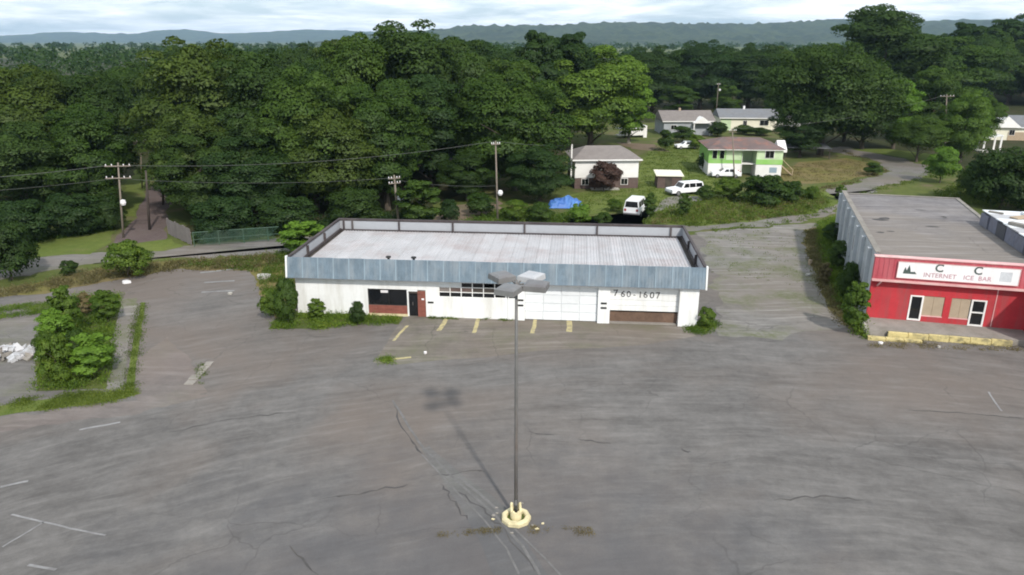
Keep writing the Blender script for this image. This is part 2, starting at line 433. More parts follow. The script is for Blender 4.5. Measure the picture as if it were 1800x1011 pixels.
def link(name, data, parent=None, label=None):
    o = bpy.data.objects.new(name, data)
    COL.objects.link(o)
    if parent:
        o.parent = parent
    if label:
        o['label'] = label
    return o


def tag(o, label=None, cat=None, group=None, kind=None):
    if label:
        o['label'] = label
    if cat:
        o['category'] = cat
    if group:
        o['group'] = group
    if kind:
        o['kind'] = kind
    return o


def thing(name, label, cat, loc=(0, 0, 0), rotz=0.0, group=None):
    o = bpy.data.objects.new(name, None)
    o.empty_display_size = 0.3
    COL.objects.link(o)
    o.location = loc
    o.rotation_euler = (0, 0, rotz)
    return tag(o, label, cat, group)


def densify(pts, step, jit, rng):
    out = []
    n = len(pts)
    for i in range(n):
        a, b = Vector(pts[i]), Vector(pts[(i + 1) % n])
        k = max(1, int((b - a).length / step))
        k = min(k, 160)
        for j in range(k):
            p = a.lerp(b, j / k)
            if jit:
                q = Vector((p.x, p.y, 3.7))
                p = p + (mnoise.noise_vector(q * 0.23) * 1.9 + mnoise.noise_vector(q * 0.8) * 0.9 + mnoise.noise_vector(q * 2.6) * 0.45) * jit
            p.z = 0
            out.append(p)
    return out


def sheet(name, px, z, mat, step=1.2, jit=0.0, parent=None, label=None, kind='structure', world=False):
    rng = random.Random(hash(name) % 1000 if False else sum(map(ord, name)) + len(px))
    pts = [Vector((*p, 0)) for p in px] if world else [gp(*p) for p in px]
    pts = densify(pts, step, jit, rng)
    me = bpy.data.meshes.new(name)
    me.from_pydata([(p.x, p.y, z) for p in pts], [], [tuple(range(len(pts)))])
    if me.polygons[0].normal.z < 0:
        me.flip_normals()
    me.materials.append(mat)
    o = link(name, me, parent, label)
    if not parent:
        o['kind'] = kind
    return o


def strip_px(a, b, w):
    """painted strip from photo point a to b, w metres wide, as world xy corners"""
    p, q = gp(*a), gp(*b)
    d = (q - p).normalized()
    n = Vector((-d.y, d.x, 0)) * w * 0.5
    return [(p + n)[:2], (q + n)[:2], (q - n)[:2], (p - n)[:2]]


# ------------------------------------------------------------------ setting: ground, pavements, street
o = sheet('ground', [(-12000, -600), (12000, -600), (12000, 12000), (-12000, 12000)], 0.0, M['ground'], 1e9, 0, world=True,
          label='open ground of grass and bare earth reaching to the hills')
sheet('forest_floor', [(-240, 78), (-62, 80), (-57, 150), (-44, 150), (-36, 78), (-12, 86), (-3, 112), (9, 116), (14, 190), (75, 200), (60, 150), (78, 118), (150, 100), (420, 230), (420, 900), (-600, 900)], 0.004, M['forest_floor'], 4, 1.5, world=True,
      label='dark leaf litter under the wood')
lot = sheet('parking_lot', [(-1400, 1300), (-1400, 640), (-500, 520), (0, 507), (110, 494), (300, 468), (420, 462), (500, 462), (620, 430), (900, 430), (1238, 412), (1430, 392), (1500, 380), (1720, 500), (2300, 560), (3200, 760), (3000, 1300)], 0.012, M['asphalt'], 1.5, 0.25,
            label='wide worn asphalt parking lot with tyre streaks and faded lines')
sheet('street', [(-500, 545), (-160, 512), (0, 492), (180, 460), (330, 449), (480, 446), (640, 428), (900, 414), (1236, 408), (1400, 390), (1462, 368), (1530, 336), (1622, 312), (1640, 297), (1600, 283), (1555, 272), (1480, 259), (1452, 262), (1535, 283), (1570, 300), (1480, 330), (1405, 350), (1370, 376), (1220, 396), (900, 400), (640, 412), (480, 424), (330, 434), (180, 440), (60, 452), (-160, 478), (-500, 505)], 0.008, M['street'], 0.8, 1.0,
      label='narrow grey street running behind the white store')
sheet('worn_drive', [(1236, 410), (1432, 390), (1446, 460), (1500, 575), (1380, 600), (1250, 585), (1262, 540)], 0.018, M['worn'], 0.6, 0.7,
      label='mossy worn pavement between the two stores')
sheet('apron', [(658, 637), (712, 556), (760, 552), (920, 558), (1076, 566), (1205, 566), (1225, 590), (1150, 604), (1000, 614), (800, 632), (700, 641)], 0.018, M['apron'], 1.0, 0.18,
      label='brownish concrete parking apron in front of the white store')
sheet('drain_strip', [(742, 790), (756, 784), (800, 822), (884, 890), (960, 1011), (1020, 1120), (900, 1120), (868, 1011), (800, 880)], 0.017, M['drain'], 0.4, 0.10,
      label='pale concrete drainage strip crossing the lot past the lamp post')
sheet('left_lot', [(-300, 600), (-60, 571), (66, 558), (72, 660), (60, 694), (-120, 706), (-300, 720)], 0.017, M['street'], 1.0, 0.15,
      label='small grey parking bay at the left edge')
sheet('brown_driveway', [(190, 432), (226, 398), (258, 340), (275, 305), (283, 285), (296, 285), (300, 320), (296, 360), (290, 410), (284, 437)], 0.013, M['reddirt'], 2.0, 0.4,
      label='brown driveway running back between the dark trees')
sheet('left_lawn', [(30, 452), (60, 420), (150, 400), (205, 404), (196, 425), (160, 446)], 0.010, M['lawn'], 1.5, 0.4, label='shaded lawn beside the brown driveway')
sheet('drive_verge', [(215, 380), (222, 320), (240, 298), (262, 300), (255, 340), (236, 380)], 0.010, M['lawn'], 1.5, 0.4, label='green verge left of the driveway')
sheet('drive_lawn', [(232, 442), (240, 428), (300, 420), (322, 434), (290, 441)], 0.016, M['lawn'], 1.0, 0.2, label='patch of lawn by the driveway mouth')
sheet('back_lawn', [(1120, 318), (1128, 285), (1150, 250), (1235, 258), (1240, 305), (1290, 320), (1250, 360), (1140, 372), (1000, 378), (985, 345)], 0.010, M['lawn'], 2.0, 0.6, label='open lawn between the houses')
sheet('dry_lawn', [(1372, 322), (1368, 300), (1400, 285), (1490, 278), (1545, 290), (1550, 303), (1470, 322)], 0.010, M['drylawn'], 2.0, 0.5, label='dry brown lawn right of the green house')
sheet('right_lawn', [(1490, 262), (1560, 262), (1650, 272), (1640, 290), (1580, 276)], 0.012, M['lawn'], 2.0, 0.4, label='bright lawn beyond the street bend')
sheet('house_path', [(1080, 250), (1110, 262), (1180, 268), (1150, 254)], 0.014, M['dirt'], 1.5, 0.5, label='bare earth track behind the white house')
sheet('dirt_bank', [(752, 396), (775, 376), (812, 360), (872, 354), (886, 368), (830, 386), (800, 398)], 0.012, M['dirt'], 0.8, 0.8, label='bare earth bank behind the white store')
sheet('gravel_patch', [(1130, 395), (1150, 360), (1190, 345), (1230, 345), (1240, 372), (1220, 392)], 0.013, M['worn'], 1.5, 0.6, label='gravel parking patch by the vehicles')
sheet('weedy_verge', [(-200, 536), (-60, 516), (60, 498), (180, 470), (330, 456), (480, 447), (520, 470), (440, 478), (300, 474), (180, 497), (80, 515), (-60, 535)], 0.017, M['drylawn'], 1.0, 0.35, label='dry weedy verge between street and lot')
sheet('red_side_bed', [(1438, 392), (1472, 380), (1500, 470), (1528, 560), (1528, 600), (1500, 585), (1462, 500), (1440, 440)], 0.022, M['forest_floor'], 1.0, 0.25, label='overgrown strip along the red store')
sheet('left_bed', [(62, 688), (66, 590), (88, 545), (130, 520), (212, 518), (200, 640), (190, 684)], 0.022, M['ground'], 0.8, 0.15, label='overgrown planting bed at the left')
sheet('left_kerb_walk', [(186, 686), (212, 526), (240, 524), (214, 690)], 0.026, M['worn'], 0.3, 0.16, label='broken concrete walk between weeds at the left')
sheet('store_bed', [(470, 580), (492, 545), (520, 548), (644, 552), (705, 556), (700, 572), (640, 566), (560, 578)], 0.022, M['ground'], 0.7, 0.15, label='weedy bed along the left end of the white store')
sheet('mud_patch', [(225, 640), (300, 590), (340, 630), (365, 690), (240, 705), (215, 690)], 0.016, M['mud'], 0.5, 0.32, label='muddy brown patch at the left turn')

sheet('front_turf', [(-160, 736), (-60, 722), (60, 704), (150, 693), (222, 688), (246, 692), (196, 706), (140, 714), (60, 722), (-60, 738), (-160, 752)], 0.023, M['lawn'], 0.4, 0.12, label='thin turf strip along the front of the left island')
sheet('kerb_turf', [(218, 690), (228, 640), (242, 560), (247, 532), (254, 532), (249, 580), (240, 640), (233, 692)], 0.0285, M['lawn'], 0.4, 0.06, label='thin turf line beside the broken left walk')
sheet('pasture', [(1128, 398), (1140, 374), (1248, 352), (1310, 340), (1445, 334), (1470, 356), (1425, 374), (1310, 390), (1225, 398)], 0.014, M['lawn'], 0.8, 0.6, label='bright rough grass on the open ground behind the stores')
sheet('sandy_edge', [(-160, 742), (0, 728), (150, 716), (235, 700), (330, 690), (372, 694), (330, 706), (230, 726), (110, 746), (0, 760), (-160, 776)], 0.015, M['mud'], 0.35, 0.5, label='pinkish sandy wash along the front of the left island')
sheet('store_side_bed', [(440, 476), (520, 460), (518, 548), (482, 566), (462, 540), (452, 505)], 0.019, M['drylawn'], 0.4, 0.3, label='rough grass at the left end of the white store')
sheet('dry_strip', [(1412, 404), (1440, 398), (1462, 500), (1500, 585), (1470, 560), (1440, 500), (1420, 450)], 0.020, M['drylawn'], 0.4, 0.35, label='dry weedy ground beside the overgrown strip')
# painted lines and cracks on the lot
for k, (a, b, w, mat) in enumerate([((20, 905), (186, 943), .12, 'line_white'), ((5, 962), (78, 918), .10, 'line_white'), ((50, 993), (98, 1003), .16, 'line_white'),
                                   ((0, 856), (48, 846), .22, 'line_white'), ((140, 756), (212, 742), .20, 'line_white'), ((1738, 690), (1762, 724), .12, 'line_white'),
                                   ((360, 497), (412, 494), .35, 'line_white'),
                                   ((352, 480), (418, 473), .4, 'line_white'), ((355, 514), (412, 511), .3, 'line_white'),
                                   ((786, 561), (771, 582), .42, 'line_yellow'), ((842, 558), (833, 586), .34, 'line_yellow'), ((942, 562), (936, 587), .34, 'line_yellow'),
                                   ((1001, 564), (1000, 584), .46, 'line_yellow'), ((672, 633), (722, 629), .3, 'line_yellow'), ((716, 573), (692, 600), .25, 'line_yellow')]):
    sheet('painted_line', strip_px(a, b, w * .85), 0.024, M[mat], 0.15, 0.05, lot, world=True)
for pts, w in (([(690, 704), (735, 778), (800, 843), (868, 905), (918, 960), (948, 1012)], .13), ([(806, 838), (846, 872), (884, 906)], .16), ([(742, 800), (800, 862), (850, 915), (890, 965), (912, 1012)], .09), ([(905, 930), (960, 985), (1010, 1040)], .09)):
    for a, b in zip(pts[:-1], pts[1:]):
        sheet('seam_line', strip_px(a, b, w), 0.0225, M['seam_pale'], 0.15, 0.035, lot, world=True)
rngc = random.Random(5)
for pts in [[(560, 880), (640, 866), (718, 852)], [(690, 715), (720, 770), (742, 798)], [(775, 850), (800, 885), (822, 915)], [(800, 862), (842, 892), (880, 925), (940, 1005)],
            [(1595, 722), (1700, 728), (1800, 736)], [(1020, 772), (1045, 776), (1075, 780)], [(1195, 790), (1215, 796)], [(505, 960), (560, 1011)],
            [(930, 760), (975, 766)], [(1360, 880), (1440, 872), (1520, 880)], [(300, 760), (420, 735), (520, 725)], [(760, 838), (838, 826), (852, 830)]]:
    w = [Vector(gp(*p)) for p in pts]
    line = []
    for i in range(len(w) - 1):
        for j in range(6):
            p = w[i].lerp(w[i + 1], j / 6)
            line.append(p + Vector((rngc.uniform(-.12, .12), rngc.uniform(-.12, .12), 0)))
    line.append(w[-1])
    vs, fs = [], []
    for i, p in enumerate(line):
        d = (line[min(i + 1, len(line) - 1)] - line[max(i - 1, 0)]).normalized()
        n = Vector((-d.y, d.x, 0)) * (0.036 * rngc.uniform(0.3, 1.7) * (0.2 if i in (0, len(line) - 1) else 1))
        vs += [(*(p + n)[:2], 0.021), (*(p - n)[:2], 0.021)]
    fs = [(2 * i, 2 * i + 1, 2 * i + 3, 2 * i + 2) for i in range(len(line) - 1)]
    MB().add(vs, fs).build('crack', M['crack'], lot)

# ------------------------------------------------------------------ hills far away


def ridge(name, prof, D, depth, mat, label, seed):
    rng = np.random.default_rng(seed)
    us = np.linspace(prof[0][0], prof[-1][0], 260)
    vs_ = np.interp(us, [p[0] for p in prof], [p[1] for p in prof]) + rng.normal(0, 0.28, 260) + 0.9 * np.sin(us / 23.0) * np.sin(us / 61.0)
    rows = 26
    V, Fc = [], []
    for j in range(rows):
        s = j / (rows - 1)
        yy = D - depth * (1 - s)
        for i, u in enumerate(us):
            zt = hgt(vs_[i], D)
            base = s * s * (3 - 2 * s)
            gully = 1 - 0.22 * (0.5 + 0.5 * math.sin(u / 17.0 + 3 * math.sin(u / 47.0))) * math.sin(math.pi * s)
            z = zt * base * gully + (rng.normal(0, 5.0) if 0 < j < rows - 1 else 0)
            V.append(((u - 900) / FOC * (D * math.cos(PITCH) + 20 * math.sin(PITCH)) + rng.normal(0, 4), yy, z if j else -2))
    n = len(us)
    for i in range(n):
        V.append((V[(rows - 1) * n + i][0], D + depth * 0.8, -2))
    for j in range(rows):
        for i in range(n - 1):
            Fc.append((j * n + i, j * n + i + 1, (j + 1) * n + i + 1, (j + 1) * n + i))
    me = bpy.data.meshes.new(name)
    me.from_pydata(V, [], Fc)
    me.materials.append(mat)
    me.polygons.foreach_set('use_smooth', [True] * len(me.polygons))
    o = link(name, me, None, label)
    o['kind'] = 'structure'


ridge('hills', [(-700, 60), (-100, 64), (0, 63), (60, 61), (130, 57), (230, 60), (300, 54), (340, 53), (400, 60), (480, 55), (560, 52), (640, 56), (760, 58), (900, 60), (1100, 62)],
      7600, 1500, M['hill'], 'far blue wooded hills on the left horizon', 3)
ridge('wooded_ridge', [(640, 64), (760, 54), (810, 48), (860, 46), (940, 45), (1010, 43), (1130, 39.5), (1200, 42), (1300, 43), (1400, 38), (1460, 34), (1560, 36), (1640, 37), (1700, 35), (1800, 34), (2000, 38), (2500, 48)],
      3600, 1300, M['hill'], 'long wooded ridge closing the view behind the houses', 4)


# ------------------------------------------------------------------ foliage meshes
def quads_mesh(name, P, T, S, N=None):
    """leaf faces: centre P, long half axis T, short half axis S"""
    n = len(P)
    if N is not None:                                  # face every leaf outwards
        fl = (np.cross(T, S) * N).sum(1) < 0
        S = np.where(fl[:, None], -S, S)
    V = np.empty((n, 4, 3))
    V[:, 0] = P + T
    V[:, 1] = P + S
    V[:, 2] = P - T
    V[:, 3] = P - S
    me = bpy.data.meshes.new(name)
    me.vertices.add(n * 4)
    me.vertices.foreach_set('co', V.reshape(-1).astype(np.float32))
    me.loops.add(n * 4)
    me.loops.foreach_set('vertex_index', np.arange(n * 4, dtype=np.int32))
    me.polygons.add(n)
    me.polygons.foreach_set('loop_start', np.arange(0, n * 4, 4, dtype=np.int32))
    me.polygons.foreach_set('loop_total', np.full(n, 4, dtype=np.int32))
    me.update()
    me.validate()
    if N is not None:                                  # soft shading normals, rounded over each clump and crown
        me.polygons.foreach_set('use_smooth', np.ones(n, bool))
        me.normals_split_custom_set_from_vertices(np.repeat(N, 4, axis=0).astype(np.float32).tolist())
    return me


def unit(a):
    return a / np.maximum(np.linalg.norm(a, axis=1, keepdims=True), 1e-9)


def leaf_set(rng, C, Rr, n, size, flat=0.75, under=0.22, rough=0.75):
    w = Rr ** 2
    idx = rng.choice(len(C), n, p=w / w.sum())
    d = unit(rng.normal(size=(n, 3)))
    flip = (d[:, 2] < 0) & (rng.random(n) > under)
    d[flip, 2] *= -1
    rad = Rr[idx] * (0.62 + 0.46 * rng.random(n) ** 0.6)
    off = d * rad[:, None]
    off[:, 2] *= flat
    P = C[idx] + off
    nrm = unit(d * 0.9 + rng.normal(size=(n, 3)) * rough * 0.6 + np.array([0, 0, 0.35]))
    t = unit(np.cross(nrm, rng.normal(size=(n, 3))))
    s = np.cross(nrm, t)
    a = size * (0.55 + 0.75 * rng.random(n))
    b = a * (0.45 + 0.3 * rng.random(n))
    return P, t * a[:, None], s * b[:, None], d


def crown_mesh(name, seed, H=12.0, R=4.6, base=0.22, nl=34, n=11000, size=0.27, kind='round', gap=0.0):
    rng = np.random.default_rng(seed)
    zc = H * (base + 1) / 2
    hz = H * (1 - base) / 2
    C, Rr = [], []
    while len(C) < nl:
        d = unit(rng.normal(size=(1, 3)))[0]
        rr = 0.30 + 0.55 * rng.random() ** 0.5
        p = d * rr
        if kind == 'spread':
            p[2] = p[2] * 0.75 + 0.10
            lim = 1.0
        elif kind == 'tall':
            lim = 0.95 - 0.25 * abs(p[2])
        elif kind == 'pine':
            lim = 1.0 - 0.55 * max(0, p[2])
        else:
            lim = 1.0 - 0.15 * max(0, -p[2])
        lr = (0.20 + 0.20 * rng.random()) * R
        if kind == 'pine':
            lr *= 0.75
        C.append((p[0] * R * lim, p[1] * R * lim, zc + p[2] * hz * 1.02))
        Rr.append(lr)
    # a few leading shoots make the outline uneven
    for k in range(max(4, nl // 4)):
        a = rng.random() * 2 * math.pi
        q = 0.2 + 0.62 * rng.random()
        C.append((math.cos(a) * R * q, math.sin(a) * R * q, zc + hz * (0.98 - 0.75 * q * q) * (0.86 + 0.2 * rng.random())))
        Rr.append(R * (0.13 + 0.10 * rng.random()))
    C, Rr = np.array(C), np.array(Rr)
    P, T, S, dl = leaf_set(rng, C, Rr, n, size)
    dc = unit((P - np.array([0, 0, H * .42])) / np.array([R, R, H * .55]))
    N = unit(dl * .62 + dc * .55 + np.array([0, 0, .22]) + rng.normal(size=P.shape) * .16)
    return quads_mesh(name, P, T, S, N)


def trunk_mesh(name, seed, H=12.0, r=0.26, base=0.22, R=4.0, limbs=6):
    rng = random.Random(seed)
    mb = MB()
    top = H * 0.78
    pts, rad = [], []
    for i in range(6):
        s = i / 5
        pts.append((rng.uniform(-.18, .18) * s * 2, rng.uniform(-.18, .18) * s * 2, top * s))
        rad.append(r * (1.25 if i == 0 else 1) * (1 - 0.75 * s))
    mb.tube(pts, rad, 7)
    for k in range(limbs):
        a = 2 * math.pi * k / limbs + rng.uniform(-.4, .4)
        z0 = H * (base * 0.75 + 0.5 * rng.random())
        L = R * rng.uniform(0.5, 0.85)
        i0 = min(4, int(z0 / top * 5))
        p0 = Vector(pts[i0]).lerp(Vector(pts[i0 + 1]), z0 / top * 5 - i0)
        p1 = p0 + Vector((math.cos(a) * L * .5, math.sin(a) * L * .5, L * .45))
        p2 = p0 + Vector((math.cos(a) * L, math.sin(a) * L, L * .75))
        mb.tube([p0, p1, p2], [r * .42, r * .26, r * .08], 5, False)
    return mb.mesh(name, None)


PROTO = {}
for kind, par in {'round': dict(H=12, R=4.8, base=0.06, nl=48, n=40000, size=0.132), 'tall': dict(H=12, R=3.6, base=0.05, nl=44, n=32000, size=0.128), 'spread': dict(H=12, R=6.2, base=0.10, nl=60, n=48000, size=0.136, kind='spread'),
                  'pine': dict(H=12, R=3.2, base=0.18, nl=54, n=28000, size=0.125, kind='pine')}.items():
    PROTO[kind] = []
    for s in range(3 if kind in ('round', 'tall') else 2):
        k2 = par.get('kind', kind)
        q = {k: v for k, v in par.items() if k != 'kind'}
        PROTO[kind].append((crown_mesh('crown', 11 * s + len(kind), kind=k2, **q),
                            trunk_mesh('trunk', s + 5, 12.0, 0.27, par['base'], par['R'])))
PROTO['bush'] = [(crown_mesh('foliage', 77 + s, H=3.0, R=1.7, base=0.0, nl=40, n=11000, size=0.085, kind='round'),
                  trunk_mesh('stem', s, 3.0, 0.06, 0.1, 1.3, 6)) for s in range(3)]
PROTO['bigbush'] = [(crown_mesh('foliage', 97 + s, H=5.0, R=3.0, base=0.0, nl=44, n=16000, size=0.125, kind='round'),
                     trunk_mesh('stem', s, 5.0, 0.10, 0.1, 2.2, 6)) for s in range(2)]
PROTO['sapling'] = [(crown_mesh('foliage', 57 + s, H=4.0, R=1.3, base=0.04, nl=40, n=8000, size=0.095, kind='tall'),
                     trunk_mesh('stem', s + 3, 4.0, 0.05, 0.1, 1.0, 8)) for s in range(2)]
BOUND = {}
for k_, lst in PROTO.items():
    for cm_, tm_ in lst:
        co = np.empty(len(cm_.vertices) * 3, np.float32)
        cm_.vertices.foreach_get('co', co)
        co = co.reshape(-1, 3)
        BOUND[cm_.name] = (float(np.percentile(co[:, 2], 99.8)), float(np.percentile(np.hypot(co[:, 0], co[:, 1]), 98.5)))
trng = random.Random(21)


def plant(kind, x, y, h, w, leaf, label, cat, name, group=None, bark='bark', variant=None):
    protos = PROTO[kind]
    cm, tm = protos[trng.randrange(len(protos)) if variant is None else variant % len(protos)]
    root = thing(name, label, cat, (x, y, 0), trng.uniform(0, 6.28), group)
    s = w / (2 * BOUND[cm.name][1])
    root.scale = (s, s, h / BOUND[cm.name][0])
    small = kind in ('bush', 'bigbush', 'sapling')
    for nm, me, mt in (('stem' if small else 'trunk', tm, M[bark]), ('foliage' if small else 'crown', cm, M[leaf])):
        if not me.materials:
            me.materials.append(None)
        ob = link(nm, me, root)
        ob.material_slots[0].link = 'OBJECT'
        ob.material_slots[0].material = mt
    return root


def plant_px(kind, u, vb, vt, wpx, leaf, label, cat='tree', name='broadleaf_tree', group=None, bark='bark', variant=None, y=None):
    p = gp(u, vb)
    if y is None:
        y = p.y
    h = max(0.3, hgt(vt, y))
    zc = y * math.cos(PITCH) - (h * 0.5 - CAMH) * math.sin(PITCH)
    return plant(kind, (u - 900) / FOC * (y * math.cos(PITCH) - (h * 0.55 - CAMH) * math.sin(PITCH)), y, h, wpx / FOC * zc, leaf, label, cat, name, group, bark, variant)


def in_poly(pts, x, y):
    c = np.zeros(len(x), bool)
    n = len(pts)
    for i in range(n):
        x0, y0 = pts[i][0], pts[i][1]
        x1, y1 = pts[(i + 1) % n][0], pts[(i + 1) % n][1]
        cond = ((y0 > y) != (y1 > y)) & (x < (x1 - x0) * (y - y0) / (y1 - y0 + 1e-12) + x0)
        c ^= cond
    return c


def weeds(name, px, clumps, h, size, leaf, label, seed, per=14, spread=0.35, world=False, z0=0.015):
    """ground cover nobody could count: upright blades and leaves in clumps over a patch"""
    rng = np.random.default_rng(seed)
    pts = px if world else [gp(*p)[:2] for p in px]
    xs, ys = [p[0] for p in pts], [p[1] for p in pts]
    X = rng.uniform(min(xs), max(xs), clumps * 12)
    Y = rng.uniform(min(ys), max(ys), clumps * 12)
    ok = in_poly(pts, X, Y)
    X, Y = X[ok], Y[ok]
    pn = np.array([mnoise.noise(Vector((x * .75, y * .75, seed * 3.1))) + .5 * mnoise.noise(Vector((x * 2.3, y * 2.3, seed))) for x, y in zip(X, Y)])
    ok = pn > -0.16 + 0.25 * rng.normal(size=len(X)) * .6
    X, Y = X[ok][:clumps], Y[ok][:clumps]
    m = len(X)
    hh = h * (0.35 + 0.9 * rng.random(m) ** 1.6)
    idx = np.repeat(np.arange(m), per)
    n = len(idx)
    P = np.stack([X[idx] + rng.normal(0, spread, n) * 0.6, Y[idx] + rng.normal(0, spread, n) * 0.6, z0 + hh[idx] * rng.random(n) * 0.9], 1)
    T = np.stack([rng.normal(0, .5, n), rng.normal(0, .5, n), 0.45 + 0.7 * rng.random(n)], 1)
    T = unit(T) * (size * (0.6 + 0.8 * rng.random(n)))[:, None]
    S = unit(np.cross(T, rng.normal(size=(n, 3)))) * (size * 0.32 * (0.6 + 0.8 * rng.random(n)))[:, None]
    P[:, 2] = np.maximum(P[:, 2], np.abs(T[:, 2]) * 0.8)
    me = quads_mesh(name, P, T, S)
    me.materials.append(M[leaf])
    o = link(name, me, None, label)
    o['kind'] = 'stuff'
    return o


# ------------------------------------------------------------------ the white store
WA = R_(-5.17)
ws = thing('store_building', 'long white abandoned store with blue-grey metal fascia and pale sunken roof', 'store', (-16.71, 53.61, 0), WA)
W, D = 30.64, 12.0
wall = MB()
wall.box(0, 0, 0, 5.66, .25, 3.3)                       # left blank front
wall.box(5.66, 0, 2.16, 10.2, .25, 3.3)                 # over the shop window and door
wall.box(10.18, 0, 0, 11.22, .25, 3.3)
wall.box(11.22, 0, 0, 17.2, .25, 1.66).box(11.22, 0, 2.82, 17.2, .25, 3.3)
wall.box(17.2, .0, 0, 17.78, .25, 3.3)
wall.box(17.78, 0, 2.72, 23.28, .25, 3.3)
wall.box(24.18, 0, 2.68, 29.25, .25, 3.3)
wall.box(-.002, .25, 0, .25, D, 3.4).box(W - .25, .25, 0, W, D, 3.4).box(.25, D - .25, 0, W - .25, D, 3.4)
wall.box(23.6, .26, 0, 23.85, D - .26, 3.3)
wall.build('wall', M['white_paint'], ws)
for x0, x1, pr in ((17.2, 17.78, .10), (23.28, 24.18, .16), (29.25, W, .28)):
    MB().box(x0, -pr, 0, x1, -.003 if x0 < 20 else .25, 3.25).build('pillar', M['white_paint'], ws)
MB().box(.26, .26, .0, W - .26, D - .26, .05).build('interior_floor', M['int_floor'], ws)
MB().box(11, 3.6, .05, 23.5, 3.75, 3.3).box(5.6, 3.0, .05, 10.5, 3.15, 3.3).box(24, 5.2, .05, 30.3, 5.35, 3.3).build('partition', M['interior'], ws)
ws.scale = (0.986, 1, 1)
ws.location.x += .20
ws.location.y -= .02
# shop window, brick base, door
br = MB()
z = .2
row = 0
rb = random.Random(3)
brick_me = MB().box(0, 0, 0, .39, .06, .118).mesh('brick', M['brick_red'])
mort = MB().box(5.66, .06, 0, 8.72, .25, .85).box(9.54, .06, 0, 10.18, .25, 2.16)
mort.build('mortar_backing', M['concrete'], ws)
for (x0, x1, z0, z1) in ((5.67, 8.71, .2, .85), (9.55, 10.17, 0.0, 2.15)):
    r = 0
    zz = z0
    while zz + .12 <= z1 + .01:
        x = x0 - (.2 if r % 2 else 0)
        while x < x1 - .05:
            a, b = max(x, x0), min(x + .39, x1)
            if b - a > .08:
                o = link('brick', brick_me, ws)
                o.location = (a, -.0 + rb.uniform(-.012, .006), zz)
                o.scale = ((b - a) / .39, 1, 1)
            x += .405
        zz += .13
        r += 1
MB().box(5.62, -.06, 0, 8.74, .06, .19).build('window_sill', M['pale_yellow'], ws)
fr = MB().box(5.66, .05, .85, 5.74, .2, 2.16).box(5.74, .05, 2.08, 8.72, .2, 2.16).box(7.25, .05, .9, 7.32, .2, 2.08).box(5.74, .05, .85, 8.72, .2, .9)
sw = fr.build('window', M['black'], ws)
for a, b in ((5.74, 7.25), (7.32, 8.72)):
    MB().box(a, .12, .9, b, .135, 2.08).build('pane', M['glass'], sw)
MB().box(6.66, .085, 1.83, 7.24, .105, 2.03).build('notice', M['sign_white'], sw)
dr = MB().box(8.72, .02, 0, 8.84, .22, 2.16).box(8.84, .02, 2.02, 9.54, .22, 2.16).build('door', M['white_paint'], ws)
MB().box(8.84, .1, .05, 9.54, .12, 1.78).build('pane', M['glass'], dr)
MB().box(8.84, .09, 1.84, 9.54, .115, 2.0).build('transom', M['interior'], dr)
MB().box(9.12, .05, .9, 9.17, .1, 1.15).build('handle', M['steel'], dr)
MB().box(9.86, -.04, 1.38, 10.06, -.012, 1.5).build('mail_box', M['sign_white'], ws)
# ribbon windows: three rows of panes, some broken out, some boarded
cols, rows = 7, 3
x0, x1, z0, z1 = 11.22, 17.2, 1.66, 2.82
cw, ch = (x1 - x0) / cols, (z1 - z0) / rows
rib = MB()
for c in range(cols + 1):
    rib.box(x0 + c * cw - .03, .04, z0, x0 + c * cw + .03, .16, z1)
for r in range(rows + 1):
    for c in range(cols):
        rib.box(x0 + c * cw + .03, .045, z0 + r * ch - .025 * (r > 0), x0 + (c + 1) * cw - .03, .155, z0 + r * ch + .025 * (r < rows))
rw = rib.build('ribbon_window', M['white_paint'], ws)
fill = {(0, 2): 'white_panel', (1, 2): 'white_panel', (2, 2): 'glass', (3, 2): 'glass', (0, 1): 'shingle_brown', (1, 1): 'brick_dark', (2, 1): 'brick_dark', (3, 1): 'interior', (4, 1): 'interior'}
for c in range(cols):
    for r in range(rows):
        if (c, r) in ((4, 2), (5, 0)):
            continue                                   # broken out
        MB().box(x0 + c * cw + .03, .09, z0 + r * ch + .025, x0 + (c + 1) * cw - .03, .105, z0 + (r + 1) * ch - .025).build('pane', M[fill.get((c, r), 'glass')], rw)
# garage doors
g2 = MB().box(17.78, .16, .05, 23.28, .2, 2.72).build('garage_door', M['white_panel'], ws)
pw = (23.28 - 17.78) / 4
pan = MB().box(0, 0, 0, pw - .06, .05, .63).mesh('door_panel', M['white_panel'], 0.012)
for r in range(4):
    for c in range(4):
        o = link('door_panel', pan, g2)
        o.location = (17.81 + c * pw, .11 - .012 * ((r + c) % 2), .06 + r * .665)
g3 = MB().box(24.18, .16, .98, 29.25, .2, 2.68).build('garage_door', M['white_panel'], ws)
pan = MB().box(0, 0, 0, 29.25 - 24.18 - .04, .05, .40).mesh('door_section', M['white_paint'], 0.01)
for r in range(4):
    o = link('door_section', pan, g3)
    o.location = (24.2, .11, .985 + r * .42)


def text(name, body, parent, loc, rot, size, mat, extrude=0.006, offset=0.0, space=1.0, label=None, sx=1.0):
    cu = bpy.data.curves.new(name, 'FONT')
    cu.body = body
    cu.size = size
    cu.extrude = extrude
    cu.offset = offset
    cu.space_character = space
    cu.resolution_u = 3
    cu.materials.append(mat)
    tmp = bpy.data.objects.new(name, cu)
    COL.objects.link(tmp)
    dg = bpy.context.evaluated_depsgraph_get()
    me = bpy.data.meshes.new_from_object(tmp.evaluated_get(dg))
    bpy.data.objects.remove(tmp)
    o = link(name, me, parent, label)
    o.location = loc
    o.rotation_euler = rot
    o.scale = (sx, 1, 1)
    return o


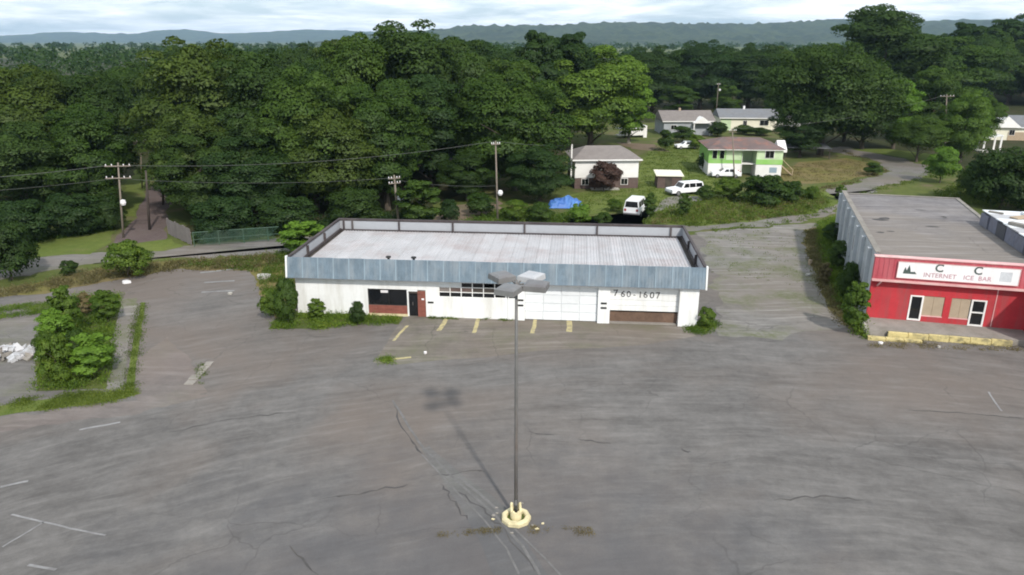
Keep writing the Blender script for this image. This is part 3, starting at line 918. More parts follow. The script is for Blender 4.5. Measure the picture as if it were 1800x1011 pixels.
MB().box(24.2, .22, 0.05, 29.23, .3, .84).build('knee_wall', M['int_floor'], ws)
for ch, xx, zz, ro, sz in (('7', 24.42, 2.10, 5, .70), ('6', 24.93, 2.07, -3, .68), ('0', 25.38, 2.05, 2, .66), ('-', 25.86, 2.08, 0, .62), ('1', 26.22, 2.04, -1, .66), ('6', 26.62, 2.03, 4, .68), ('0', 27.07, 2.02, -3, .70), ('7', 27.55, 2.0, 6, .68)):
    text('painted_digit', ch, g3, (xx, .104, zz), (R_(90), R_(-ro), 0), sz, M['ink'], .004, .004, 1.0, sx=1.05)
MB().box(24.2, -.1, 0, 29.2, .3, .09).build('door_threshold', M['concrete'], ws)
for x, zs in ((10.56, (1.2,)), (17.47, (1.63, 1.22)), (23.72, (1.6, 1.24))):
    for zv in zs:
        y = -.0 if x < 12 else (-.10 if x < 20 else -.16)
        MB().box(x - .22, y - .035, zv - .065, x + .22, y, zv + .065).build('wall_vent', M['black'], ws)
MB().tube([(16.55, -.05, .1), (16.55, -.05, 3.1)], .035, 6).build('conduit', M['white_paint'], ws)
# fascia panels in front, slanting outwards to the bottom
npan = 26
pwid = (W + .7) / npan
fm = MB()
yb, yt, zb, zt = -.60, -.32, 3.05, 4.58
fm.hexa([(0, yb, zb), (pwid - .012, yb, zb), (pwid - .012, yb + .05, zb), (0, yb + .05, zb), (0, yt, zt), (pwid - .012, yt, zt), (pwid - .012, yt + .05, zt), (0, yt + .05, zt)])
for k in range(1, 5):
    xx = k * pwid / 5
    fm.hexa([(xx - .025, yb - .025, zb), (xx + .025, yb - .025, zb), (xx + .025, yb, zb), (xx - .025, yb, zb), (xx - .025, yt - .025, zt), (xx + .025, yt - .025, zt), (xx + .025, yt, zt), (xx - .025, yt, zt)])
fmesh = fm.mesh('fascia_panel', M['fascia'])
M['seam'] = weathered('pale_blue_seam', (0.26, 0.33, 0.38), 0.5, 0.12, 2.0)
sm = MB().hexa([(-.035, yb - .045, zb), (.035, yb - .045, zb), (.035, yb - .001, zb), (-.035, yb - .001, zb), (-.035, yt - .045, zt), (.035, yt - .045, zt), (.035, yt - .001, zt), (-.035, yt - .001, zt)]).mesh('seam_batten', M['seam'])
for k in range(npan):
    o = link('fascia_panel', fmesh, ws)
    o.location = (-.35 + k * pwid, 0, rb.uniform(-.012, .012))
    if k:
        o = link('seam_batten', sm, ws)
        o.location = (-.35 + k * pwid, 0, 0)
MB().box(-.35, -.56, 3.0, W + .35, 0.3, 3.045).build('soffit', M['parapet_panel'], ws)
for xa in (-.47, W + .35):
    MB().hexa([(xa, -.66, 3.0), (xa + .12, -.66, 3.0), (xa + .12, -.4, 3.0), (xa, -.4, 3.0), (xa, -.38, 4.66), (xa + .12, -.38, 4.66), (xa + .12, -.14, 4.66), (xa, -.14, 4.66)]).build('corner_trim', M['white_paint'], ws)
# side and rear parapets: panels, dark rails, posts
MB().box(-.35, -.1, 3.0, -.27, 12.3, 4.4).box(W + .27, -.1, 3.0, W + .35, 12.3, 4.4).box(-.27, 12.22, 3.0, W + .27, 12.3, 4.4).build('parapet_panel', M['parapet_panel'], ws)
MB().box(-.42, -.12, 4.46, -.22, 12.40, 4.62).build('parapet_rail', M['parapet_rail'], ws)
MB().box(W + .22, -.12, 4.46, W + .42, 12.40, 4.62).build('parapet_rail', M['parapet_rail'], ws)
MB().box(-.22, 12.19, 4.43, W + .22, 12.40, 4.62).build('parapet_rail', M['parapet_rail'], ws)
MB().box(-.26, -.1, 3.56, -.12, 12.1, 3.74).build('roof_curb', M['parapet_rail'], ws)
MB().box(W + .12, -.1, 3.56, W + .26, 12.1, 3.74).build('roof_curb', M['parapet_rail'], ws)
MB().box(-.2, 12.08, 3.56, W + .2, 12.21, 3.66).build('roof_curb', M['parapet_rail'], ws)
for u in (603, 619, 705, 803, 932, 1060, 1188):
    xx = (u - 601) / (1203 - 601) * W
    MB().box(xx - .075, 12.07, 3.6, xx + .075, 12.2, 4.43).build('parapet_post', M['parapet_rail'], ws)
for yy in (3.5, 7.6):
    for xa in (-.25, W + .08):
        MB().box(xa, yy, 3.6, xa + .17, yy + .16, 4.42).build('parapet_post', M['parapet_rail'], ws)
MB().box(-.25, -.25, 3.42, W + .25, 12.2, 3.5).build('roof_deck', M['interior'], ws)
rs = MB().box(0, -.25, 3.505, .995, 12.05, 3.53)
for k in range(4):
    xx = .12 + k * .25
    rs.prism([(xx - .05, 3.53), (xx + .05, 3.53), (xx + .025, 3.575), (xx - .025, 3.575)], 'y', -.25, 12.05)
rsm = rs.mesh('roof_sheet', M['roof_sheet'])
for k in range(30):
    o = link('roof_sheet', rsm, ws)
    o.location = (.12 + k * 1.013, 0, rb.uniform(-.006, .006))
for xx in (7.35, 9.3):
    MB().lathe([(.0, 4.66), (.2, 4.64), (.21, 4.55), (.1, 4.52), (.1, 3.5)], 8, (xx, .35)).build('roof_vent', M['black'], ws)

# ------------------------------------------------------------------ the red store
RA = R_(-14.726)
rsb = thing('red_store', 'red storefront with white sign band, boarded windows and patchy grey flat roof', 'store', (26.36, 51.55, 0), RA)
RX = 10.36
SK = 0.05
wl = MB()
wl.box(0, 0, 0, 2.75, .25, 3.5).box(2.75, 0, 2.42, 7.75, .25, 3.5).box(7.75, 0, 0, RX, .25, 3.5)
wl.box(2.75, 0, 0, 3.62, .25, .58).box(3.62, 0, 0, 6.74, .25, .9).box(6.74, 0, 0, 7.75, .25, .52).box(5.02, 0, .9, 5.46, .25, 2.42)
wl.build('wall', M['red_wall'], rsb)
lw = MB().box(-.002, .25, 0, .25, 24.2, 5.42).box(.25, 23.95, 0, 10.7, 24.2, 5.2).box(10.4, 4, 0, 10.7, 23.95, 5.2).skew(SK)
lw.build('block_wall', M['block_wall'], rsb)
for k in range(7):
    yy = 1.8 + k * 3.6
    MB().box(-.28, yy, 0, -.004, yy + .5, 5.25).skew(SK).build('pilaster', M['block_wall'], rsb)
for k in range(3):
    MB().box(-.05, 9.6 + k * 3.6, 2.6, -.003, 11.4 + k * 3.6, 3.9).skew(SK).build('side_window', M['interior'], rsb)
MB().box(.25, .1, 5.02, 10.4, 23.95, 5.17).skew(SK).build('flat_roof', M['flat_roof'], rsb)
MB().box(-.05, .1, 5.423, .36, 24.2, 5.48).box(.37, 23.9, 5.203, 10.75, 24.2, 5.26).box(10.38, 12.6, 5.203, 10.72, 23.88, 5.24).skew(SK).build('roof_edge', M['concrete'], rsb)
for x, y, w, h in ((2.6, 12.5, 1.5, .45), (3.2, 13.1, 1.1, .5), (8.3, 15.0, .55, .4), (6.4, 10.8, 1.3, .22), (1.7, 7.6, .8, .25), (2.6, 8.2, .7, .2), (7.0, 17.6, 1.0, .16)):
    rr = random.Random(int(x * 10))
    pts = [(x + w * .5 * math.cos(a) * rr.uniform(.5, 1.1), y + h * math.sin(a) * rr.uniform(.5, 1.1)) for a in [i * .7 for i in range(9)]]
    MB().prism(pts, 'z', 5.172, 5.18).build('roof_patch', M['crack'], rsb)
fpw = 1.30
fpm = MB().box(0, -.34, 3.58, fpw - .012, -.28, 5.2)
for k in range(1, 4):
    fpm.box(k * fpw / 4 - .025, -.365, 3.58, k * fpw / 4 + .025, -.34, 5.2)
fpm = fpm.mesh('fascia_panel', M['red_fascia'])
for k in range(8):
    o = link('fascia_panel', fpm, rsb)
    o.location = (-.06 + k * fpw, 0, 0)
MB().box(-.06, -.28, 3.5, RX, .0, 5.16).build('fascia_core', M['red_fascia'], rsb)
MB().box(-.1, -.5, 3.42, RX, -.28, 3.57).build('gutter', M['pink_trim'], rsb)
MB().box(-.1, -.40, 5.205, RX, .15, 5.27).build('coping', M['pink_trim'], rsb)
MB().tube([(.55, -.45, 3.42), (.42, -.25, 3.1), (.40, -.06, 2.95)], .06, 6).build('downspout', M['pink_trim'], rsb)
sg = MB().box(1.5, -.44, 3.80, 9.2, -.368, 4.97).build('sign_board', M['sign_white'], rsb)
MB().box(1.46, -.46, 3.76, 9.24, -.44 + .03, 3.80).box(1.46, -.46, 4.97, 9.24, -.41, 5.01).box(1.46, -.46, 3.80, 1.5, -.41, 4.97).box(9.2, -.46, 3.80, 9.24, -.41, 4.97).build('sign_frame', M['pink_trim'], sg)
RT = (R_(90), 0, 0)
text('sign_letter', 'C', sg, (3.86, -.443, 4.42), RT, .80, M['ink_green'], .004, .018)
text('sign_letter', 'C', sg, (6.32, -.443, 4.42), RT, .80, M['ink_green'], .004, .018)
text('sign_lettering', 'INTERNET', sg, (3.2, -.443, 3.98), RT, .44, M['ink_pink'], .003, .006, 1.05)
text('sign_lettering', 'ICE  BAR', sg, (5.75, -.443, 3.98), RT, .44, M['ink_pink'], .003, .006, 1.05)
lg = MB()
lg.prism([(1.85, 4.12), (2.75, 4.12), (2.62, 4.3), (2.35, 4.27), (2.3, 4.5), (2.22, 4.78), (2.12, 4.5), (2.08, 4.36), (1.98, 4.6), (1.9, 4.4)], 'y', -.447, -.441)
lg.build('sign_emblem', M['ink_green'], sg)
MB().box(8.0, -.444, 4.02, 8.75, -.441, 4.72).build('sign_patch', M['ink_pale'], sg)
# doors and boarded windows
for x0, x1, zb_, split in ((2.80, 3.58, .56, False), (6.80, 7.66, .5, True)):
    f = MB().box(x0 - .06, -.04, zb_ - .06, x0 + .05, .16, 2.42).box(x1 - .05, -.04, zb_ - .06, x1 + .06, .16, 2.42).box(x0 + .05, -.04, 2.32, x1 - .05, .16, 2.42).box(x0 + .05, -.04, zb_ - .06, x1 - .05, .16, zb_ + .04)
    if split:
        f.box(x0 + .05, -.03, 1.42, x1 - .05, .15, 1.50)
    f = f.build('door', M['white_siding'], rsb)
    if split:
        MB().box(x0 + .05, .06, zb_ + .04, x1 - .05, .08, 1.42).build('pane', M['glass'], f)
        MB().box(x0 + .05, .06, 1.50, x1 - .05, .08, 2.32).build('pane', M['glass'], f)
    else:
        MB().box(x0 + .05, .06, zb_ + .04, x1 - .05, .08, 2.32).build('pane', M['glass'], f)
for x0, x1 in ((3.66, 5.0), (5.48, 6.70)):
    b = MB().box(x0, .04, .92, x1, .09, 2.40).build('boarded_window', M['plywood'], rsb)
    MB().box(x0 - .03, -.02, .86, x1 + .03, .05, .93).build('sill', M['pink_trim'], b)
    MB().box((x0 + x1) / 2 - .012, .02, .94, (x0 + x1) / 2 + .012, .038, 2.38).build('batten', M['wood_plain'], b)
MB().box(8.22, -.03, .5, 8.28, -.001, 3.4).build('wall_joint', M['pink_trim'], rsb)
pl = MB().prism([(-.45, 0), (-.45, -2.9), (.9, -2.55), (9.4, -2.2), (10.3, -2.2), (10.3, -.002), (-.3, -.002)], 'z', 0, .45).build('front_platform', M['concrete'], rsb)
rk = random.Random(4)
for k in range(6):
    x0 = 1.0 + k * 1.32
    ya = -2.62 + k * .055
    MB().box(x0, ya - .22, 0, x0 + 1.28, ya + .02, .47 + rk.uniform(-.04, .02)).build('kerb_block', M['yellow'], rsb, 0.03)
for k in range(3):
    x0 = -.45 + k * 1.2
    ya = -3.5 + k * .14
    MB().box(x0, ya - .2, 0, x0 + 1.14, ya + .2, .25 - k * .04).build('kerb_block', M['yellow'], rsb, 0.03)
MB().box(-.55, -2.6, 0, -.35, -.6, .62).build('kerb_block', M['pale_concrete'], rsb, 0.02)

# neighbour with the white roof, right of the red store
nb = thing('white_roof_building', 'neighbouring building with wrecked white metal roof and dark broken edge', 'building', (26.36, 51.55, 0), RA)
MB().box(10.62, 1.3, 0, 24, 12.9, 6.0).box(10.42, -3.7, 0, 24, 1.28, 4.25).build('wall', M['red_wall'], nb)
rn = random.Random(9)
for k in range(6):
    yy = 1.35 + k * 1.9
    MB().box(10.38 + rn.uniform(-.06, .06), yy, 5.2, 10.60, yy + 1.9 - rn.uniform(.05, .5), 6.3 + rn.uniform(-.12, .1)).build('edge_panel', M['broken_edge' if k % 3 else 'shingle_dark'], nb)
MB().box(10.58, 1.35, 5.15, 10.615, 12.85, 6.3).build('edge_void', M['black'], nb)
for k in range(7):
    yy = 1.4 + k * 1.64
    o = MB().hexa([(10.45, yy, 6.34 + rn.uniform(0, .1)), (24, yy, 6.3), (24, yy + 1.6, 6.3), (10.45, yy + 1.6, 6.34), (10.45, yy, 6.4 + rn.uniform(0, .1)), (24, yy, 6.36), (24, yy + 1.6, 6.36), (10.45, yy + 1.6, 6.42)]).build('roof_sheet', M['roof_sheet' if k in (2, 5) else 'white_panel'], nb)
for k in range(22):
    x, y = rn.uniform(10.9, 17), rn.uniform(2, 12.2)
    a = rn.uniform(0, 3.1)
    c, s_ = math.cos(a), math.sin(a)
    l, w = rn.uniform(.3, 1.2), rn.uniform(.1, .4)
    zz = 6.45
    MB().hexa([(x + c * i * l - s_ * j * w, y + s_ * i * l + c * j * w, zz + h) for h in (0, rn.uniform(.08, .25)) for i, j in ((-1, -1), (1, -1), (1, 1), (-1, 1))]).build('roof_debris', M[rn.choice(['white_panel', 'concrete', 'shingle_dark', 'wood_plain'])], nb)

# ------------------------------------------------------------------ parking lot lamp standard
lp = thing('lot_lamp', 'tall grey parking lot lamp post with four box heads in a yellow concrete ring', 'lamp post', gp(907, 913))
MB().lathe([(.40, .05), (.42, .20), (.47, .24), (.60, .23), (.66, .16), (.66, 0)], 9).build('kerb_ring', M['pale_yellow'], lp, smooth=False)
MB().lathe([(0, .10), (.41, .09)], 9).build('ring_soil', M['ground'], lp)
pr_ = MB()
n = 14
prof = []
for k in range(n):
    a = 2 * math.pi * k / n
    zt_ = .48 + (.30 if k in (1, 2, 6, 7) else .0) + .05 * math.sin(5 * a)
    prof.append((a, zt_))
vs = []
for r, f in ((.25, 0), (.25, 1), (.15, 1), (.15, 0)):
    for a, zt_ in prof:
        vs.append((r * math.cos(a), r * math.sin(a), .08 + (zt_ - .08) * f if f else .08))
pr_.add(vs, [(j * n + k, j * n + (k + 1) % n, (j + 1) * n + (k + 1) % n, (j + 1) * n + k) for j in range(3) for k in range(n)])
pr_.build('base_sleeve', M['pale_yellow'], lp)
MB().tube([(0, .05, .08), (0, .05, 3.5), (0, .05, 7), (0, .05, 11.05)], [.085, .078, .068, .055], 10).build('pole', M['steel'], lp, smooth=True)
MB().box(-.16, -.1, .09, .16, .2, .13).build('base_plate', M['steel'], lp)
MB().box(-.05, -.045, .75, .05, -.02, 1.0).build('hand_hole_cover', M['lamp_grey'], lp)
for bx, by in ((-.13, -.07), (.13, -.07), (-.13, .17), (.13, .17)):
    MB().lathe([(0, .2), (.025, .2), (.025, .13)], 6, (bx, by)).build('bolt', M['steel'], lp)
rq = random.Random(2)
for q in range(9):
    a = rq.uniform(0, 6.28)
    rr_ = rq.uniform(.75, 1.25)
    MB().prism([(math.cos(a) * rr_ + .09 * math.cos(t_) * rq.uniform(.5, 1.2), math.sin(a) * rr_ + .07 * math.sin(t_) * rq.uniform(.5, 1.2)) for t_ in (0, 1.2, 2.4, 3.6, 4.9)], 'z', .0, .05).build('ring_chip', M['pale_yellow' if q % 3 == 0 else 'concrete'], lp)
for az, mt, dist in ((120, 'lamp_grey', 1.15), (58, 'lamp_pale', 1.15), (245, 'lamp_grey', .72), (-14, 'lamp_grey', .80)):
    a = R_(az)
    c, s_ = math.cos(a), math.sin(a)
    MB().tube([(0, .05, 10.85), (c * .3, s_ * .3 + .05, 10.92)], .035, 6).build('arm', M['steel'], lp)
    hx, hy = c * dist, s_ * dist + .05

    def hp(i, j, k, t=1.0):
        return (hx + (c * i - s_ * j) * t, hy + (s_ * i + c * j) * t, k)
    hm = MB().hexa([hp(-.46, -.42, 10.74), hp(.46, -.42, 10.74), hp(.46, .42, 10.74), hp(-.46, .42, 10.74),
                    hp(-.46, -.42, 10.96, .96), hp(.46, -.42, 10.96, .96), hp(.46, .42, 10.96, .96), hp(-.46, .42, 10.96, .96)])
    hm.hexa([hp(-.46, -.42, 10.962, .93), hp(.46, -.42, 10.962, .93), hp(.46, .42, 10.962, .93), hp(-.46, .42, 10.962, .93),
             hp(-.3, -.28, 11.02), hp(.3, -.28, 11.02), hp(.3, .28, 11.02), hp(-.3, .28, 11.02)])
    hd = hm.build('lamp_head', M[mt], lp, 0.012)
    MB().hexa([hp(-.38, -.34, 10.725), hp(.38, -.34, 10.725), hp(.38, .34, 10.725), hp(-.38, .34, 10.725), hp(-.38, -.34, 10.738), hp(.38, -.34, 10.738), hp(.38, .34, 10.738), hp(-.38, .34, 10.738)]).build('lens', M['lens'], hd)


# ------------------------------------------------------------------ houses
def gable_roof(w, d, eave, ridge, ov=.45, hip=0.0, along='x'):
    """closed roof solid; ridge along x; hip = how far the ridge ends are drawn in"""
    t = .14
    mb = MB()
    x0, x1, y0, y1, ym = -ov, w + ov, -ov, d + ov, d / 2
    drop = (ridge - eave) / (d / 2) * ov
    e = eave - drop
    mb.add([(x0, y0, e), (x1, y0, e), (x1, y1, e), (x0, y1, e), (x0 + hip + ov * (hip > 0), ym, ridge), (x1 - hip - ov * (hip > 0), ym, ridge)],
           [(0, 1, 5, 4), (2, 3, 4, 5), (1, 2, 5), (3, 0, 4), (3, 2, 1, 0)])
    return mb


def house(label, loc, rot, w, d, eave, ridge, wall_m, roof_m, hip=0.0, lower=None, wins=(), door=None, chim=None, gables=None):
    h = thing('house', label, 'house', loc, rot)
    if hip == 0:
        wm = MB().prism([(0, 0), (d, 0), (d, eave), (d / 2, ridge - .12), (0, eave)], 'x', 0, w)
    else:
        wm = MB().box(0, 0, 0, w, d, eave)
    wm.build('wall', M[wall_m], h)
    if lower:
        MB().box(-.03, -.04, 0, w + .03, d + .03, lower[0]).build('basement_wall', M[lower[1]], h)
    rf = gable_roof(w, d, eave + .02, ridge, .45, hip).build('roof', M[roof_m], h)
    MB().box(-.45, -.47, eave - .28, w + .45, -.42, eave - .10).build('eave_board', M['white_siding'], rf)
    if chim:
        x, y, z1, mt = chim
        MB().box(x - .22, y - .22, eave, x + .22, y + .22, z1).build('chimney', M[mt], rf)
    for (x, z0, ww, hh) in wins:
        f = MB().box(x - .07, -.08, z0 - .07, x + ww + .07, -.045, z0 + hh + .07).build('window', M['white_siding'], h)
        MB().box(x, -.10, z0, x + ww / 2 - .02, -.081, z0 + hh).build('pane', M['glass'], f)
        MB().box(x + ww / 2 + .02, -.10, z0, x + ww, -.081, z0 + hh).build('pane', M['glass'], f)
    if door:
        x, z0, mt = door
        dd = MB().box(x, -.09, z0, x + .9, -.045, z0 + 1.95).build('door', M[mt], h)
        MB().box(x + .75, -.12, z0 + .95, x + .8, -.091, z0 + 1.05).build('handle', M['steel'], dd)
    return h


# white house over a dark basement
pA = gp(1010, 332)
yA = pA.y
hA = house('white two level house with dark brick basement and low hipped brown roof', (pA.x, yA, 0), R_(3), 9.0, 8.0, hgt(279, yA), hgt(256, yA + 4), 'white_siding', 'shingle_brown',
           hip=2.0, lower=(hgt(313, yA), 'brick_dark'), wins=((1.0, .6, .9, .8), (6.6, .6, .9, .8)), door=(4.3, .05, 'interior'))
MB().box(-.55, .6, 1.2, -.35, .8, hgt(255, yA)).build('vent_pipe', M['white_siding'], hA)
MB().box(2.2, -1.3, 0, 6.2, -.05, .14).build('porch_slab', M['pale_concrete'], hA)
# brown shed
pS = gp(1155, 331)
sh = thing('shed', 'small brown shed with pale flat roof beside the white sport utility vehicle', 'shed', (pS.x, pS.y, 0), R_(-4))
MB().box(0, 0, 0, 3.4, 3.2, 1.75).build('wall', M['brick_dark'], sh)
MB().hexa([(-.25, -.25, 1.76), (3.65, -.25, 1.72), (3.65, 3.5, 1.95), (-.25, 3.5, 2.0), (-.25, -.25, 1.86), (3.65, -.25, 1.82), (3.65, 3.5, 2.05), (-.25, 3.5, 2.1)]).build('roof', M['cream'], sh)
MB().box(1.1, -.04, 0, 2.0, -.002, 1.55).build('door', M['interior'], sh)
# lime green and white house
pG = gp(1243, 309)
yG = pG.y
eG, rG, loG = hgt(260, yG), hgt(240, yG + 4.5), hgt(287, yG)
gh = thing('house', 'lime green over white two level house with reddish brown roof', 'house', (pG.x, yG, 0), R_(-5))
MB().box(0, 0, loG, 5.0, 9, eG).build('upper_wall', M['green_siding'], gh)
MB().box(.02, .02, 0, 4.98, 8.98, loG - .003).build('lower_wall', M['white_siding'], gh)
MB().box(5.0, 2.6, 0, 7.1, 9, eG).build('porch_wall', M['pale_green'], gh)
MB().box(7.1, -.5, loG, 11.0, 9, eG).build('upper_wall', M['pale_green'], gh)
MB().box(7.09, -.54, loG, 11.03, -.503, loG + .75).build('siding_band', M['green_siding'], gh)
MB().box(7.12, -.48, 0, 10.98, 8.98, loG - .003).build('lower_wall', M['white_siding'], gh)
MB().box(5.0, .1, loG - .12, 7.1, 2.6, loG).box(5.05, .1, loG, 5.12, .17, eG).box(5.05, .1, 0, 5.15, .2, loG - .12).build('porch_deck', M['white_siding'], gh)
MB().box(2.6, -.05, loG + .55, 4.9, -.003, eG - .3).build('window_band', M['pale_green'], gh)
for x in (.5, 1.6):
    f = MB().box(x, -.06, loG + .7, x + .8, -.003, eG - .35).build('window', M['pale_green'], gh)
    MB().box(x + .07, -.08, loG + .77, x + .73, -.061, eG - .42).build('pane', M['glass'], f)
f = MB().box(8.3, -.57, loG + .95, 9.7, -.503, eG - .25).build('window', M['white_siding'], gh)
MB().box(8.38, -.60, loG + 1.02, 8.98, -.571, eG - .32).build('pane', M['glass'], f)
MB().box(9.02, -.60, loG + 1.02, 9.62, -.571, eG - .32).build('pane', M['glass'], f)
f = MB().box(9.2, -.52, .7, 10.3, -.483, 1.5).build('window', M['seam'], gh)
rfm = gable_roof(11.0, 9.5, eG + .02, rG, .35, 2.6)
rf = rfm.build('roof', M['shingle_red'], gh)
rf.location = (0, -.5, 0)
MB().box(-.35, -.40, eG - .2, 11.3, -.36, eG - .10).build('eave_board', M['white_siding'], rf)
gp_ = MB().prism([(2.4, eG - .9), (6.2, eG - .9), (6.2, eG - .5), (4.3, eG + .75), (2.4, eG - .5)], 'x', 11.05, 12.3).build('side_porch_gable', M['white_siding'], gh)
MB().hexa([(11.05, 1.2, loG - .2), (13.1, 1.0, .0), (13.1, 2.2, .0), (11.05, 2.2, loG - .2), (11.05, 1.2, loG), (13.1, 1.0, .18), (13.1, 2.2, .18), (11.05, 2.2, loG)]).build('stair_ramp', M['wood_plain'], gh)
MB().tube([(11.05, 1.1, loG + .9), (13.1, .95, .95)], .05, 5).tube([(13.1, .95, 0), (13.1, .95, .95)], .05, 5).build('stair_rail', M['wood_plain'], gh)
# far houses
pD = gp(1166, 238)
yD = pD.y
hD = house('grey far house with broad grey roof and small white entry gable', (pD.x, yD, 0), R_(2), 11.0, 9.0, hgt(212, yD), hgt(194, yD + 4.5), 'grey_siding', 'shingle_brown', wins=((1.6, 1.3, 1.2, .9),), chim=(4.4, 4.5, hgt(190, yD + 4.5), 'plywood'))
eD = hgt(212, yD)
MB().prism([(6.2, eD - .5), (10.2, eD - .5), (8.2, eD + .85)], 'y', -1.4, 1.5).build('entry_gable', M['white_siding'], hD)
MB().box(6.3, -1.3, 0, 6.5, -1.1, eD - .5).box(9.9, -1.3, 0, 10.1, -1.1, eD - .5).build('porch_post', M['white_siding'], hD)
pE = gp(1288, 229)
yE = pE.y
hE = house('cream far house with grey gable roof and dark picture window', (pE.x - 3.0, yE, 0), R_(-4), 13.0, 8.5, hgt(206, yE), hgt(191, yE + 4), 'cream', 'shingle_grey', wins=((5.2, 1.0, .8, 1.2), (9.0, 1.2, 1.9, 1.1)), chim=(6.0, 4.2, hgt(186, yE + 4), 'sign_white'))
MB().box(-.05, -.05, 0, 2.4, -.003, hgt(206, yE) - .05).build('green_bay', M['pale_green'], hE)
pF = gp(1362, 226)
hF = house('white roofed house mostly hidden behind the big spreading tree', (pF.x + 1, pF.y + 6, 0), R_(-15), 9.0, 8.0, hgt(206, pF.y + 6), hgt(183, pF.y + 9), 'white_siding', 'shingle_dark', wins=((2.0, 1.0, 1.0, 1.1),))
pH = gp(1742, 246)
yH = pH.y
hH = house('cream and brick house at the right edge with white gable', (pH.x, yH, 0), R_(-10), 14.0, 9.0, hgt(222, yH), hgt(202, yH + 4), 'cream', 'shingle_grey', wins=((3.2, 1.1, 1.0, 1.0),))
eH = hgt(222, yH)
MB().prism([(-.6, eH - .2), (5.2, eH - .2), (2.3, eH + 2.1)], 'y', -.6, 4).build('front_gable', M['white_siding'], hH)
MB().box(3.0, -.07, 0, 14.02, -.004, 1.7).build('brick_front', M['wood_plain'], hH)
pK = gp(785, 300)
hK = house('dark roofed house hidden among the trees behind the store', (pK.x - 4, pK.y + 6, 0), R_(10), 8.5, 8, hgt(286, pK.y + 6), hgt(262, pK.y + 10), 'grey_siding', 'shingle_dark')
# carports and small shelters
pC = gp(1378, 279)
cp = thing('carport', 'dark grey carport roof in the shade of the spreading tree', 'carport', (pC.x, pC.y, 0), R_(-6))
MB().hexa([(0, 0, 1.9), (8, 0, 1.8), (8, 4.5, 2.1), (0, 4.5, 2.2), (0, 0, 2.0), (8, 0, 1.9), (8, 4.5, 2.2), (0, 4.5, 2.3)]).build('roof', M['shingle_grey'], cp)
for x in (.15, 7.7):
    for y in (.15, 4.2):
        MB().box(x, y, 0, x + .12, y + .12, 1.85).build('post', M['dark_pole'], cp)
pT = gp(1088, 243)
st = thing('trailer', 'white trailer with open side standing at the wood edge', 'trailer', (pT.x, pT.y, 0), R_(12))
MB().box(0, 0, .5, 5.6, .12, 1.5).box(5.5, -.06, 0, 6.3, 2.2, 2.5).box(0, .12, .45, 5.5, 2.2, .6).build('body', M['white_siding'], st)
MB().box(0, 0, 1.9, 5.5, 2.2, 2.0).build('roof', M['white_siding'], st)
for x in (1.3, 2.1):
    MB().lathe([(0, -.1), (.32, -.1), (.32, .1), (0, .1)], 12).build('wheel', M['tyre'], st).matrix_local = Matrix.Translation((x, -.1, .32)) @ Matrix.Rotation(R_(90), 4, 'X')
pP = gp(1748, 268)
ps = thing('shelter', 'small white shelter with pale posts beside the cream house at right', 'shelter', (pP.x - 2.4, pP.y, 0), R_(-10))
MB().hexa([(0, 0, 2.5), (3.3, 0, 3.1), (3.3, 3, 3.1), (0, 3, 2.5), (0, 0, 2.62), (3.3, 0, 3.22), (3.3, 3, 3.22), (0, 3, 2.62)]).build('roof', M['white_siding'], ps)
for x, zt_ in ((.1, 2.5), (2.9, 3.02)):
    for y in (.1, 2.7):
        MB().box(x, y, 0, x + .3, y + .2, zt_).build('post', M['white_siding'], ps)
MB().box(-.3, -.3, 0, 3.5, 3.2, .2).build('slab', M['pale_concrete'], ps)


